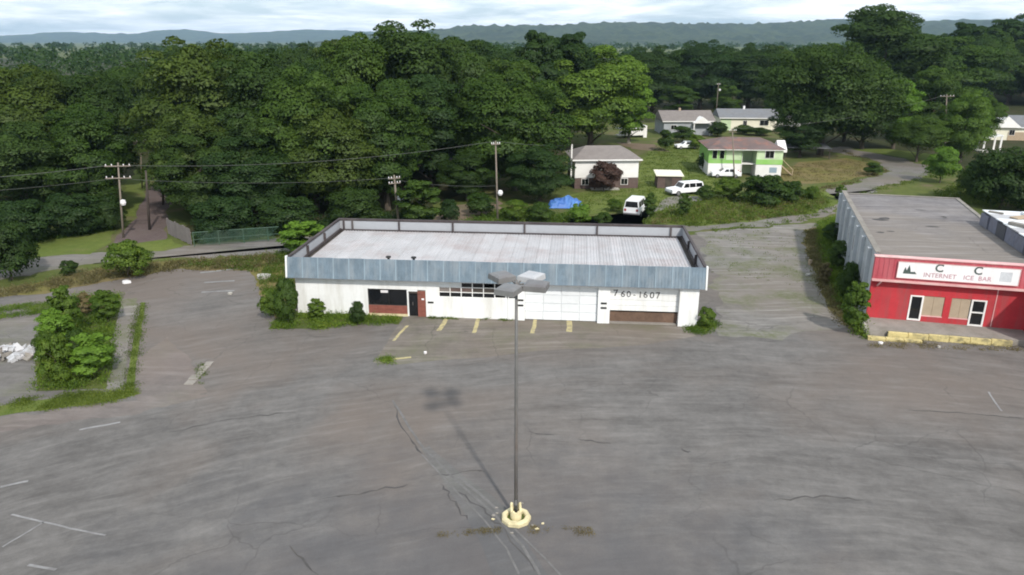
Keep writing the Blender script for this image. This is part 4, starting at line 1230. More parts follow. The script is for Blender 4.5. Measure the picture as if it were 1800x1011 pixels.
# ------------------------------------------------------------------ vehicles
def vehicle(name, label, cat, loc, rot, L, Wd, body, cabin, paint, wheel_x, wr=.34, wins=()):
    """body and cabin: side outlines (x, z), front at x = 0; cabin narrows to the roof"""
    t = thing(name, label, cat, loc, rot)
    MB().prism(body, 'y', 0, Wd).build('body', M[paint], t, 0.05)
    cb = MB()
    n = len(cabin)
    zmin, zmax = min(p[1] for p in cabin), max(p[1] for p in cabin)

    def ins(z):
        return .05 + .16 * (z - zmin) / (zmax - zmin)
    vs = [(x, ins(z), z) for x, z in cabin] + [(x, Wd - ins(z), z) for x, z in cabin]
    cb.add(vs, [tuple(range(n)), tuple(range(2 * n - 1, n - 1, -1))] + [(i, (i + 1) % n, (i + 1) % n + n, i + n) for i in range(n)])
    cabo = cb.build('cabin', M[paint], t, 0.03)
    for (xa, xb, za, zb2, sk) in wins:                 # side windows
        for side in (0, 1):
            def yy(z):
                return ins(z) - .012 if side == 0 else Wd - ins(z) + .012
            o_ = -.014 if side == 0 else .014
            q = [(xa, za), (xb, za), (xb - sk[1], zb2), (xa + sk[0], zb2)]
            vs = [(x, yy(z), z) for x, z in q] + [(x, yy(z) + o_, z) for x, z in q]
            MB().hexa(vs).build('window', M['glass'], cabo)
    for (pa, pb, nm) in ((cabin[0], cabin[1], 'windscreen'), (cabin[3], cabin[2], 'rear_window')):
        d = Vector((pb[0] - pa[0], pb[1] - pa[1]))
        nrm = Vector((-d.y, d.x)).normalized() * .02
        if (nm == 'windscreen') == (nrm.x > 0):
            nrm = -nrm
        a, b = Vector(pa) + d * .14, Vector(pb) - d * .12
        vs = []
        for off in (Vector((0, 0)) + nrm * .2, nrm):
            vs += [(a.x + off.x, ins(a.y) + .12, a.y + off.y), (a.x + off.x, Wd - ins(a.y) - .12, a.y + off.y), (b.x + off.x, Wd - ins(b.y) - .1, b.y + off.y), (b.x + off.x, ins(b.y) + .1, b.y + off.y)]
        MB().hexa(vs).build(nm, M['glass'], cabo)
    wm = MB().lathe([(.0, -.1), (wr * .62, -.1), (wr * .94, -.11), (wr, -.07), (wr, .07), (wr * .94, .11), (wr * .62, .1), (0, .1)], 16).mesh('wheel', M['tyre'])
    rm = MB().lathe([(0, -.125), (wr * .5, -.118), (wr * .6, -.105)], 14).mesh('rim', M['rim'])
    rm2 = MB().lathe([(0, .125), (wr * .5, .118), (wr * .6, .105)], 14).mesh('rim', M['rim'])
    for x in wheel_x:
        for y, rmesh in ((.06, rm2), (Wd - .06, rm)):
            w = link('wheel', wm, t)
            w.matrix_local = Matrix.Translation((x, y, wr)) @ Matrix.Rotation(R_(90), 4, 'X')
            link('rim', rmesh, w)
    zf = body[0][1]
    hz = .72
    for y in (.12, Wd - .40):
        MB().box(-.03, y, hz, .06, y + .28, hz + .16).build('headlight', M['headlight'], t)
        MB().box(L - .06, y, hz + .05, L + .03, y + .24, hz + .32).build('tail_light', M['tail'], t)
    MB().box(-.08, .05, .38, .05, Wd - .05, .55).build('bumper', M['rim'], t)
    MB().box(L - .05, .05, .40, L + .08, Wd - .05, .57).build('bumper', M['rim'], t)
    return t


suv_body = [(0, .42), (5.0, .42), (5.0, 1.02), (1.45, 1.02), (.1, .92), (0, .8)]
suv_cab = [(1.40, 1.0), (1.95, 1.72), (4.78, 1.72), (4.98, 1.0)]
pV = gp(1183, 346)
vehicle('sport_utility_vehicle', 'white boxy sport utility vehicle parked by the brown shed', 'car', (pV.x - .1, pV.y, 0), R_(20), 5.0, 1.95, suv_body, suv_cab, 'car_white', (.95, 4.05), .37,
        ((1.72, 2.62, 1.08, 1.6, (.34, 0)), (2.72, 3.62, 1.08, 1.6, (0, 0)), (3.72, 4.72, 1.08, 1.6, (0, .08))))
van_body = [(0, .40), (4.9, .40), (4.9, 1.15), (1.1, 1.15), (.12, .98), (0, .75)]
van_cab = [(.75, 1.12), (1.55, 2.02), (4.82, 2.02), (4.9, 1.12)]
pV = gp(1104, 380)
vehicle('van', 'white van parked on the grass behind the white store', 'van', (pV.x + 1.15, pV.y + 4.1, 0), R_(-112), 4.9, 1.95, van_body, van_cab, 'car_white', (.9, 3.95), .36,
        ((1.55, 2.5, 1.22, 1.85, (.45, 0)), (2.65, 3.6, 1.22, 1.85, (0, 0)), (3.75, 4.7, 1.22, 1.85, (0, .05))))
car_body = [(0, .34), (4.4, .34), (4.4, .9), (1.2, .92), (.1, .78), (0, .6)]
car_cab = [(1.15, .9), (1.85, 1.42), (3.35, 1.42), (4.1, .9)]
pV = gp(1190, 263)
vehicle('parked_car', 'white car parked in front of the grey far house', 'car', (pV.x, pV.y, 0), R_(10), 4.4, 1.75, car_body, car_cab, 'car_white', (.8, 3.6), .31, ((1.75, 2.5, .96, 1.34, (.32, 0)), (2.6, 3.5, .96, 1.34, (0, .3))))
pV = gp(1252, 312)
vehicle('parked_car', 'grey white car tucked against the lime green house', 'car', (pV.x - .2, pV.y - .6, 0), R_(-4), 4.2, 1.75, car_body, car_cab, 'car_white', (.8, 3.5), .31, ((1.75, 2.5, .96, 1.34, (.32, 0)), (2.6, 3.4, .96, 1.34, (0, .3))))


# blue tarpaulin over a heap
pB = gp(995, 363)
rt = np.random.default_rng(8)
nx, ny = 18, 12
V, Fc = [], []
for j in range(ny):
    for i in range(nx):
        x, y = -2.2 + 4.4 * i / (nx - 1), -1.4 + 2.8 * j / (ny - 1)
        edge = max(abs(x) / 2.2, abs(y) / 1.4)
        z = 1.25 * (1 - edge ** 3.2) * (.8 + .25 * math.sin(x * 2.3 + 1.4) * math.cos(y * 2.1)) + .04 + (rt.normal(0, .10) if edge < .98 else 0.05 * rt.random())
        V.append((x, y, max(z, .03)))
for j in range(ny - 1):
    for i in range(nx - 1):
        Fc.append((j * nx + i, j * nx + i + 1, (j + 1) * nx + i + 1, (j + 1) * nx + i))
me = MB().add(V, Fc).mesh('tarpaulin', M['tarp'], 0, False)
o = tag(link('tarpaulin', me), 'crumpled blue tarpaulin draped over a heap at the wood edge', 'tarpaulin')
o.location = (pB.x, pB.y, 0)


# ------------------------------------------------------------------ utility poles and wires
def pole(label, u, vb, vt, lean_px=0.0, r=.14, mat='wood_pole', arm=0.0, arm_rot=0.0, box=None, lamp=None, second=None, y=None):
    p = gp(u, vb)
    yy = p.y if y is None else y
    x = xat(u, yy) if y is not None else p.x
    h = hgt(vt, yy)
    t = thing('utility_pole', label, 'utility pole', (x, yy, 0))
    dx = lean_px / FOC * yy
    MB().tube([(0, 0, 0), (dx * .5, 0, h * .5), (dx, 0, h)], [r, r * .85, r * .65], 8).build('pole', M[mat], t, smooth=True)
    if arm:
        c, s_ = math.cos(arm_rot), math.sin(arm_rot)
        for z in [h - .35] + ([h - second] if second else []):
            ax = dx * z / h
            MB().tube([(ax - c * arm, -s_ * arm - .12, z), (ax + c * arm, s_ * arm - .12, z)], .07, 5).build('crossarm', M[mat], t)
            for q in (-.9, -.45, .45, .9):
                MB().lathe([(.0, .0), (.05, .0), (.06, .1), (.03, .16), (0, .17)], 6, (ax + c * arm * q, s_ * arm * q - .12)).build('insulator', M['sign_white'], t).location = (0, 0, z + .07)
    if box:
        z, mt, rr, dxx = box
        zz = hgt(z, yy)
        MB().lathe([(0, -.45), (rr, -.42), (rr, .40), (rr * .7, .48), (0, .5)], 10, (dx * zz / h + dxx, -.3)).build('transformer', M[mt], t).location = (0, 0, zz)
    if lamp:
        zz = hgt(lamp, yy)
        MB().tube([(dx * zz / h, 0, zz), (dx * zz / h + .35, -.25, zz + .15)], .03, 5).build('lamp_arm', M['steel'], t)
        MB().lathe([(0, .32), (.24, .24), (.3, -.05), (.2, -.28), (0, -.32)], 8, (dx * zz / h + .38, -.28)).build('lamp_head', M['sign_white'], t).location = (0, 0, zz)
    return Vector((x + dx, yy, h))


P1 = pole('slender pale utility pole with two crossarms left of the driveway', 217, 418, 286, 13, .12, 'wood_pole', 1.3, .1, None, 355, 1.6)
P2 = pole('weathered utility pole carrying a white transformer behind the store', 701, 396, 308, -4, .15, 'wood_pole', .7, .5, (350, 'sign_white', .42, .60), None, .9)
P3 = pole('tall thin utility pole with white lamp behind the middle of the store', 875, 394, 248, -3, .12, 'wood_pole', .5, .3, None, 338)
P5 = pole('pale utility pole standing before the lime green house', 1291, 314, 226, -12, .11, 'wood_pole', .6, .2)
P6 = pole('leaning utility pole among the trees by the bright round bush', 1660, 268, 166, -14, .15, 'wood_pole', 1.5, .2, (234, 'lamp_grey', .3, .4), None)
P7 = pole('distant utility pole with white lamp behind the grey house', 1258, 200, 146, 0, .12, 'wood_pole', .5, .1, None, 158, y=205)
P8 = pole('left one of two dark bare poles beside the brown driveway', 263, 404, 300, 10, .15, 'dark_pole')
P9 = pole('right one of two dark bare poles beside the brown driveway', 287, 360, 284, 9, .15, 'dark_pole')
P10 = pole('faint utility pole deep in the shade of the driveway wood', 250, 330, 244, 10, .10, 'wood_pole', .9, .1)


def wire(label, a, b, sag, off=0.0, r=.022):
    a, b = Vector(a), Vector(b)
    pts = []
    for i in range(25):
        s = i / 24
        p = a.lerp(b, s)
        p.z -= 4 * sag * s * (1 - s) + off
        pts.append(p)
    o = MB().tube(pts, r * .8, 4, False).build('power_line', M['wire'])
    tag(o, label, 'power line')


wire('upper power line from the driveway pole off the left edge', P1 + Vector((-1.2, 0, -.3)), (xat(-300, 66, 8), 66, hgt(327, 66)), .35, 0, .03)
wire('lower power line from the driveway pole off the left edge', P1 + Vector((-.2, 0, -1.6)), (xat(-300, 65, 7), 65, hgt(350, 65)), .35, 0, .02)
wire('upper power line between the driveway pole and the thin lamp pole', P1 + Vector((1.2, 0, -.3)), P3, .9, 0, .026)
wire('lower power line between the driveway pole and the transformer pole', P1 + Vector((.3, 0, -1.7)), P2 + Vector((0, 0, -.3)), .5, 0, .02)
wire('power line from the thin lamp pole to the white house', P3, (pA.x - .4, yA + .7, hgt(256, yA)), .25, 0, .026)
wire('long power line from the green house pole toward the right trees', P5, P6, 1.3, 0, .024)
wire('short power line from the transformer pole to the thin lamp pole', P2 + Vector((0, 0, -.5)), P3 + Vector((0, 0, -5)), .3, 0, .018)

# ------------------------------------------------------------------ fences
fa, fb = gp(296, 412), gp(338, 432)
fd = fb - fa
ang = math.atan2(fd.y, fd.x)
fw = thing('wooden_fence', 'weathered grey board fence slanting beside the driveway mouth', 'fence', fa, ang)
Lf = fd.length
nb_ = int(Lf / .28)
bmesh_b = MB().box(0, -.02, .05, .26, .02, 1.75).mesh('board', M['fence_wood'])
for k in range(nb_):
    o = link('board', bmesh_b, fw)
    o.location = (k * .28, 0, rk.uniform(-.05, .05))
for k in range(int(Lf / 2.2) + 1):
    MB().box(k * 2.2 - .06, .03, 0, k * 2.2 + .06, .15, 1.8).build('post', M['fence_wood'], fw)
MB().box(0, .022, .45, Lf, .06, .55).box(0, .022, 1.3, Lf, .06, 1.4).build('rail', M['fence_wood'], fw)
fa, fb = gp(342, 434), gp(492, 423)
fd = fb - fa
cf = thing('chain_link_fence', 'green chain link fence along the far side of the street', 'fence', fa, math.atan2(fd.y, fd.x))
Lf = fd.length
MB().tube([(0, 0, 1.5), (Lf, 0, 1.5)], .04, 5).build('rail', M['fence_green'], cf)
MB().tube([(0, 0, .75), (Lf, 0, .75)], .03, 5).build('rail', M['fence_green'], cf)
for k in range(int(Lf / 2.4) + 1):
    MB().tube([(k * 2.4, 0, 0), (k * 2.4, 0, 1.55)], .045, 6).build('post', M['fence_green'], cf)
mm = MB()
k = 0.0
while k < Lf - 1.4:
    for a, b in (((k, .08), (k + 1.4, 1.48)), ((k + 1.4, .08), (k, 1.48))):
        mm.add([(a[0], -.006, a[1]), (a[0] + .03, -.006, a[1]), (b[0] + .03, .006, b[1]), (b[0], .006, b[1])], [(0, 1, 2, 3)])
    k += .14
o = mm.build('chain_mesh', M['fence_green'], cf)
o['kind'] = 'stuff'

# ------------------------------------------------------------------ rubble, litter, kerb stub
rp = thing('rubble_pile', 'heap of pale broken rubble at the left edge of the lot', 'rubble pile', gp(30, 626))
rr = random.Random(12)
for k in range(90):
    a, q = rr.uniform(0, 6.28), rr.random() ** .7
    x, y = math.cos(a) * q * 2.3 - .3, math.sin(a) * q * 1.1
    zz = .75 * (1 - q) * rr.uniform(.5, 1)
    s = rr.uniform(.09, .32)
    rot = Matrix.Rotation(rr.uniform(0, 6), 3, 'Z') @ Matrix.Rotation(rr.uniform(-.6, .6), 3, 'X') @ Matrix.Rotation(rr.uniform(-.6, .6), 3, 'Y')
    vs = [rot @ Vector((i * s * rr.uniform(.7, 1.2), j * s * rr.uniform(.5, 1), h * s * rr.uniform(.3, .6))) + Vector((x, y, zz + s * .3)) for h in (-1, 1) for i, j in ((-1, -1), (1, -1), (1, 1), (-1, 1))]
    MB().hexa(vs).build('chunk', M[('rubble_grey', 'rubble_grey', 'roof_sheet', 'concrete')[k % 4]], rp)
for (u, v, w, lab, mt) in ((222, 498, .9, 'scrap of white litter lying at the verge left of the lot', 'sign_white'), (1548, 605, .35, 'scrap of pale litter in front of the yellow kerb', 'sign_white'),
                           (1650, 612, .3, 'small pale stone on the lot before the red store', 'pale_concrete'), (748, 622, .3, 'scrap of white litter at the apron edge', 'sign_white'),
                           (1420, 485, .5, 'pale broken block beside the overgrown strip of the red store', 'pale_concrete'), (1423, 466, .4, 'short pale stump beside the overgrown strip of the red store', 'wood_plain'),
                           (465, 489, 1.6, 'pale broken concrete slab by the bushes left of the white store', 'pale_concrete'), (405, 518, .5, 'broken pale kerb end on the left drive', 'pale_concrete')):
    p = gp(u, v)
    rr = random.Random(u)
    pts = [(math.cos(a) * w * .5 * rr.uniform(.6, 1.1), math.sin(a) * w * .4 * rr.uniform(.6, 1.1)) for a in [i * 6.283 / 7 for i in range(7)]]
    o = MB().prism(pts, 'z', 0.0, .5 if 'stump' in lab else .12 + w * .1).build('litter' if 'litter' in lab else 'stone', M[mt], None, 0.02)
    o.location = (p.x, p.y, .02)
    tag(o, lab, 'litter' if 'litter' in lab else 'stone')
ks = thing('kerb_stub', 'mossy concrete kerb remnant standing alone at the left turn', 'kerb', gp(352, 656))
for k in range(5):
    MB().box(-.25 + rk.uniform(-.12, .12), -1.7 + k * .68, 0, .25, -1.1 + k * .68, .06 + rk.uniform(-.03, .03)).build('kerb_block', M['concrete'], ks, .015)

# ------------------------------------------------------------------ trees and shrubs one can pick out
T = 'tree'
for row in [
    # kind, u, base v, top v, width px, leaf, label
    ('round', 40, 388, 215, 190, 'leaf_dark', 'dark broadleaf tree at the left edge above the street'),
    ('round', 145, 382, 185, 165, 'leaf_mid', 'mid green broadleaf tree standing left of the slender driveway pole'),
    ('round', 55, 345, 118, 200, 'leaf_olive', 'olive crowned tree behind the dark edge tree at left'),
    ('round', 178, 330, 130, 150, 'leaf_dark', 'rounded dark tree overhanging the left of the driveway'),
    ('round', 350, 345, 70, 230, 'leaf_olive', 'big olive green tree right of the driveway reaching the skyline'),
    ('round', 452, 350, 88, 210, 'leaf_dark', 'broad dark tree right of the olive driveway tree'),
    ('round', 350, 392, 235, 150, 'leaf_dark', 'low dark tree leaning over the board fence'),
    ('round', 545, 372, 120, 190, 'leaf_mid', 'full green tree behind the left corner of the white store'),
    ('round', 440, 390, 240, 170, 'leaf_deep', 'shaded low tree over the green chain link fence'),
    ('round', 650, 365, 150, 170, 'leaf_mid', 'rounded tree behind the transformer pole'),
    ('tall', 590, 374, 215, 130, 'leaf_deep', 'narrow shaded tree between the store corner and the transformer pole'),
    ('round', 712, 300, 40, 260, 'leaf_dark', 'tallest dark tree on the skyline left of centre'),
    ('round', 620, 320, 62, 170, 'leaf_mid', 'green shoulder tree left of the tallest skyline tree'),
    ('round', 810, 310, 68, 150, 'leaf_dark', 'dark tree sloping down right of the tallest skyline tree'),
    ('round', 905, 335, 128, 200, 'leaf_mid', 'large soft green tree behind the thin lamp pole'),
    ('round', 1040, 262, 82, 190, 'leaf_light', 'large light green tree above the white two level house'),
    ('tall', 1108, 252, 132, 90, 'leaf_bright', 'bright slim tree with pale trunk beside the white trailer'),
    ('pine', 945, 270, 55, 95, 'leaf_deep', 'dark pine rising behind the soft green tree'),
    ('pine', 1000, 262, 58, 100, 'leaf_deep', 'dark pine just left of the large light green tree'),
    ('round', 950, 355, 255, 120, 'leaf_deep', 'shaded tree above the blue tarpaulin'),
    ('round', 820, 352, 262, 110, 'leaf_dark', 'dark low tree over the bare earth bank'),
    ('spread', 1455, 272, 78, 250, 'leaf_dark', 'big spreading dark tree overhanging the street bend'),
    ('round', 1555, 215, 10, 220, 'leaf_dark', 'tallest tree of all on the right skyline'),
    ('round', 1640, 205, 62, 190, 'leaf_mid', 'broad tree right of the tallest right skyline tree'),
    ('tall', 1580, 262, 140, 80, 'leaf_bright', 'yellow green tree right of the big spreading tree'),
    ('round', 1700, 285, 160, 85, 'leaf_light', 'light green tree right of the leaning pole'),
    ('spread', 1618, 285, 205, 105, 'leaf_mid', 'low wide tree left of the leaning pole'),
    ('pine', 1740, 180, 36, 90, 'leaf_deep', 'dark pine on the right skyline above the cream house'),
    ('round', 1790, 178, 28, 140, 'leaf_deep', 'dark tree filling the top right corner'),
    ('pine', 1692, 190, 40, 80, 'leaf_deep', 'dark pine left of the corner tree'),
    ('round', 1875, 178, 25, 150, 'leaf_dark', 'dark tree cut by the right frame edge'),
    ('round', 1412, 277, 178, 105, 'leaf_deep', 'low dark tree shading the carport beside the lime green house'),
    ('tall', 1368, 222, 160, 50, 'leaf_mid', 'small tree between the cream far house and the big spreading tree'),
    ('round', 1275, 205, 150, 60, 'leaf_mid', 'small rounded tree behind the gap between the far houses'),
    ('round', 1525, 262, 128, 120, 'leaf_dark', 'shaded tree tucked behind the right side of the big spreading tree'),
    ('round', 1490, 250, 150, 100, 'leaf_deep', 'deep shaded tree beneath the big spreading tree'),
    ('round', 1645, 250, 118, 110, 'leaf_mid', 'green tree filling the gap behind the leaning pole'),
    ('round', 1725, 262, 172, 70, 'leaf_mid', 'green tree left of the cream and brick house'),
    ('round', 1150, 200, 82, 120, 'leaf_dark', 'dark tree behind the grey far house'),
    ('round', 1235, 192, 72, 120, 'leaf_deep', 'deep green tree behind the distant lamp pole'),
    ('round', 1320, 190, 78, 130, 'leaf_dark', 'dark tree behind the cream far house'),
    ('tall', 1195, 208, 152, 70, 'leaf_mid', 'small green tree left of the distant lamp pole'),
]:
    kind, u, vb, vt, w, leaf, lab = row
    plant_px(kind, u, vb, vt, w, leaf, lab, bark='pale_bark' if 'pale trunk' in lab else 'bark', name='pine_tree' if kind == 'pine' else 'broadleaf_tree')

for row in [
    ('bigbush', 8, 492, 385, 95, 'leaf_dark', 'dark bush at the left frame edge above the street'),
    ('bigbush', 40, 428, 352, 110, 'leaf_deep', 'deep green undergrowth bush at the wood edge beside the left frame'),
    ('bigbush', 128, 414, 340, 100, 'leaf_deep', 'deep green undergrowth bush at the middle of the left lawn edge'),
    ('bigbush', 188, 404, 345, 60, 'leaf_dark', 'dark undergrowth bush just left of the slender driveway pole'),
    ('bigbush', 395, 418, 345, 110, 'leaf_deep', 'deep green bush behind the chain link fence near the board fence'),
    ('bigbush', 505, 410, 345, 100, 'leaf_deep', 'deep green bush behind the right end of the chain link fence'),
    ('bigbush', 625, 398, 330, 100, 'leaf_dark', 'dark bush left of the transformer pole'),
    ('bush', 222, 490, 424, 84, 'leaf_weed', 'round green bush on the verge below the slender driveway pole'),
    ('bush', 118, 484, 458, 34, 'leaf_dark', 'small dark bush on the verge left of the round green bush'),
    ('sapling', 533, 448, 390, 80, 'leaf_bright', 'bright leafy sapling behind the left corner of the white store'),
    ('sapling', 736, 398, 318, 78, 'leaf_mid', 'leafy young tree right of the transformer pole'),
    ('bush', 1021, 394, 358, 44, 'leaf_bright', 'bright yellow green bush behind the store roof'),
    ('bush', 1060, 396, 374, 34, 'leaf_mid', 'small dull bush right of the bright yellow green bush'),
    ('sapling', 1143, 388, 340, 24, 'leaf_mid', 'young tree beside the white van'),
    ('sapling', 1203, 384, 340, 26, 'leaf_mid', 'thin sapling standing on the gravel patch'),
    ('bush', 1062, 336, 284, 62, 'leaf_purple', 'dark purple leaved shrub in front of the white two level house'),
    ('bush', 1342, 362, 308, 92, 'leaf_mid', 'big green bush in front of the lime green house'),
    ('bush', 1390, 356, 318, 50, 'leaf_mid', 'smaller bush at the right end of the green house'),
    ('bush', 1280, 350, 312, 56, 'leaf_weed', 'leafy bush below the left end of the green house'),
    ('bush', 1170, 266, 228, 30, 'leaf_mid', 'round clipped bush on the lawn left of the parked white car'),
    ('bush', 1200, 250, 222, 48, 'leaf_mid', 'bush in front of the grey far house'),
    ('bush', 1262, 240, 214, 38, 'leaf_dark', 'dark bush between the two far houses'),
    ('bush', 1240, 300, 268, 30, 'leaf_dark', 'dark bush at the left side of the lime green house'),
    ('bush', 1330, 238, 224, 50, 'leaf_dark', 'low dark hedge bush below the cream far house'),
    ('bush', 905, 388, 352, 52, 'leaf_weed', 'leafy bush on the bank right of the thin lamp pole'),
    ('bush', 845, 380, 340, 60, 'leaf_mid', 'bush on the bank left of the thin lamp pole'),
    ('bush', 790, 392, 352, 46, 'leaf_deep', 'dark bush at the foot of the bare earth bank'),
    ('bush', 950, 392, 356, 50, 'leaf_mid', 'green bush left of the blue tarpaulin'),
    ('bush', 1222, 262, 236, 32, 'leaf_weed', 'light bush just right of the parked white car'),
    ('bush', 1308, 236, 220, 40, 'leaf_mid', 'green hedge bush under the cream far house wall'),
    ('bush', 1400, 268, 238, 46, 'leaf_deep', 'deep shaded bush left of the carport'),
    ('bush', 1430, 352, 328, 30, 'leaf_weed', 'weedy bush at the bend of the street'),
    ('bush', 1080, 372, 350, 30, 'leaf_weed', 'weedy bush left of the white van'),
    ('bush', 1240, 352, 326, 34, 'leaf_mid', 'bush behind the rear of the white sport utility vehicle'),
    ('bush', 1535, 308, 286, 34, 'leaf_mid', 'small round bush on the dry lawn beside the street'),
    ('bush', 1658, 322, 258, 58, 'leaf_bright', 'bright round shrub at the street bend'),
    ('bigbush', 1770, 366, 262, 120, 'leaf_dark', 'large dark bush behind the wrecked white roof'),
    ('bigbush', 1850, 372, 240, 130, 'leaf_mid', 'tall bush cut by the right frame edge'),
    ('bigbush', 1720, 350, 290, 76, 'leaf_mid', 'green bush at the left of the large dark bush'),
    ('sapling', 1200, 0, 0, 0, None, None),
    ('bush', 503, 572, 488, 46, 'leaf_mid', 'tall bush against the left corner of the white store'),
    ('bush', 474, 560, 508, 40, 'leaf_weed', 'lower bush left of the tall store corner bush'),
    ('sapling', 556, 562, 526, 30, 'leaf_weed', 'small leafy plant against the blank white wall'),
    ('bush', 628, 572, 530, 30, 'leaf_dark', 'cone shaped dark shrub beside the shop window'),
    ('bush', 1240, 576, 540, 34, 'leaf_weed', 'weedy shrub at the right corner of the white store'),
    ('sapling', 1506, 588, 496, 46, 'leaf_weed', 'tall weed shrub at the front corner of the red store'),
    ('bush', 1492, 536, 462, 40, 'leaf_mid', 'dark shrub against the side wall of the red store'),
    ('sapling', 1476, 476, 424, 40, 'leaf_mid', 'slim leafy plant in the shade of the red store side wall'),
    ('sapling', 1464, 430, 392, 32, 'leaf_mid', 'slim leafy plant at the back of the red store side wall'),
    ('sapling', 1450, 500, 462, 24, 'leaf_tan', 'dry tan weed plant at the edge of the overgrown strip'),
    ('sapling', 1478, 352, 326, 20, 'leaf_weed', 'small weed shrub behind the red store roof'),
    ('bush', 96, 676, 590, 70, 'leaf_weed', 'big bright weed bush at the front of the left planting bed'),
    ('sapling', 158, 664, 588, 78, 'leaf_bright', 'bright leafy sapling at the right front of the left planting bed'),
    ('sapling', 114, 600, 504, 52, 'leaf_weed', 'tall leafy sapling at the back of the left planting bed'),
    ('sapling', 184, 566, 512, 46, 'leaf_weed', 'green sapling at the far end of the left planting bed'),
    ('bush', 136, 640, 580, 52, 'leaf_mid', 'dull green bush in the heart of the left planting bed'),
    ('bush', 80, 640, 582, 40, 'leaf_weed', 'small bush at the left rim of the left planting bed'),
    ('sapling', 148, 556, 516, 30, 'leaf_tan', 'dry brown stemmed weed at the back of the left planting bed'),
    ('sapling', 96, 616, 545, 60, 'leaf_bright', 'bright sapling in the middle of the left planting bed'),
]:
    if row[6]:
        kind, u, vb, vt, w, leaf, lab = row
        plant_px(kind, u, vb, vt, w, leaf, lab, 'shrub' if 'bush' in kind else 'young tree', 'shrub' if 'bush' in kind else 'sapling')

# ------------------------------------------------------------------ the woods: trees standing close, alike
SKY = [(-300, 105), (0, 112), (60, 118), (130, 122), (200, 112), (260, 92), (330, 78), (450, 90), (560, 74), (620, 66), (700, 52), (800, 66), (880, 80), (1000, 78), (1080, 90), (1130, 92), (1200, 80), (1300, 84), (1400, 80), (1500, 60), (1600, 50), (1660, 60), (1750, 48), (1900, 40), (2200, 40)]
GR = [('dense dark broadleaf tree in the wood left of the driveway', 'trees of the wood left of the driveway'),
      ('dense dark broadleaf tree in the wood behind the white store', 'trees of the wood behind the white store'),
      ('dark tree in the wood behind the far houses', 'trees of the wood behind the far houses'),
      ('dark tree in the wood at the upper right', 'trees of the wood at the upper right')]
wr = random.Random(33)
specs = []
for vb, du, jit in ((372, 88, 26), (335, 80, 26), (300, 70, 24), (268, 64, 22), (240, 58, 20), (216, 56, 18)):
    u = -330 + wr.uniform(0, 40)
    while u < 1010 - (vb < 300) * 40 + (vb < 245) * 60:
        specs.append((u + wr.uniform(-jit, jit) * .6, vb + wr.uniform(-9, 9)))
        u += du * wr.uniform(.8, 1.2)
for vb, du in ((186, 54), (168, 46), (154, 42)):
    u = 1085 + wr.uniform(0, 20)
    while u < 2150:
        specs.append((u, vb + wr.uniform(-4, 4)))
        u += du * wr.uniform(.8, 1.2)
for u, vb in specs:
    if 205 < u < 318 and vb > 285:
        continue                                       # the driveway stays open
    if (735 < u < 960 and vb > 345) or (u > 925 and 255 < vb < 400):
        continue
    sk = np.interp(u, [p[0] for p in SKY], [p[1] for p in SKY])
    depth = (vb - 150) / 230.0
    vt = sk + wr.uniform(0, 26) + max(0, (vb - 250)) * wr.uniform(.45, 1.15)
    yy = gp(u, vb).y
    h = hgt(vt, yy)
    h = min(max(h, 8), 27)
    vt = None
    zc = yy * math.cos(PITCH) + (CAMH - h * .5) * math.sin(PITCH)
    x = (u - 900) / FOC * zc
    w = h * wr.uniform(.62, .92)
    kind = wr.choice(['round', 'round', 'round', 'tall', 'tall', 'spread'] if u < 1080 else ['round', 'tall', 'pine', 'round'])
    if kind == 'spread':
        w *= 1.15
    if kind == 'tall':
        w *= .85
    leaf = wr.choice(['leaf_dark', 'leaf_deep', 'leaf_mid', 'leaf_mid', 'leaf_olive', 'leaf_dark'])
    g = 0 if u < 260 else 1 if u < 1080 else 2 if u < 1500 else 3
    plant(kind, x, yy, h, w, leaf, GR[g][0], 'tree', 'woodland_tree', GR[g][1])

# far woods that read as one mass
rng = np.random.default_rng(17)
nt_ = 1500
yy = 235 + 1500 * rng.random(nt_) ** 1.5
xx = rng.uniform(-.95, .95, nt_) * (yy + 60)
keep = ~((yy < 260) & (np.abs(xx - 60) < 50))
xx, yy = xx[keep], yy[keep]
hh = rng.uniform(12, 18.5, len(xx))
PP, TT, SS, NN = [], [], [], []
for x, y, h in zip(xx, yy, hh):
    n = int(np.clip(26000 / y, 26, 110))
    sz = np.clip(y / 420, .55, 2.2)
    R = h * rng.uniform(.30, .42)
    C = np.array([[x + rng.normal(0, R * .35), y + rng.normal(0, R * .35), h * rng.uniform(.5, .82)] for _ in range(5)])
    P, Tt, S, dl = leaf_set(rng, C, np.full(5, R * .72), n, sz, .75, .05)
    NN.append(unit(dl + np.array([0, 0, .3])))
    PP.append(P)
    TT.append(Tt)
    SS.append(S)
me = quads_mesh('far_woods', np.concatenate(PP), np.concatenate(TT), np.concatenate(SS), np.concatenate(NN))
me.materials.append(M['leaf_deep'])
o = link('far_woods', me, None, 'unbroken far canopy of woods stretching to the hills')
o['kind'] = 'stuff'

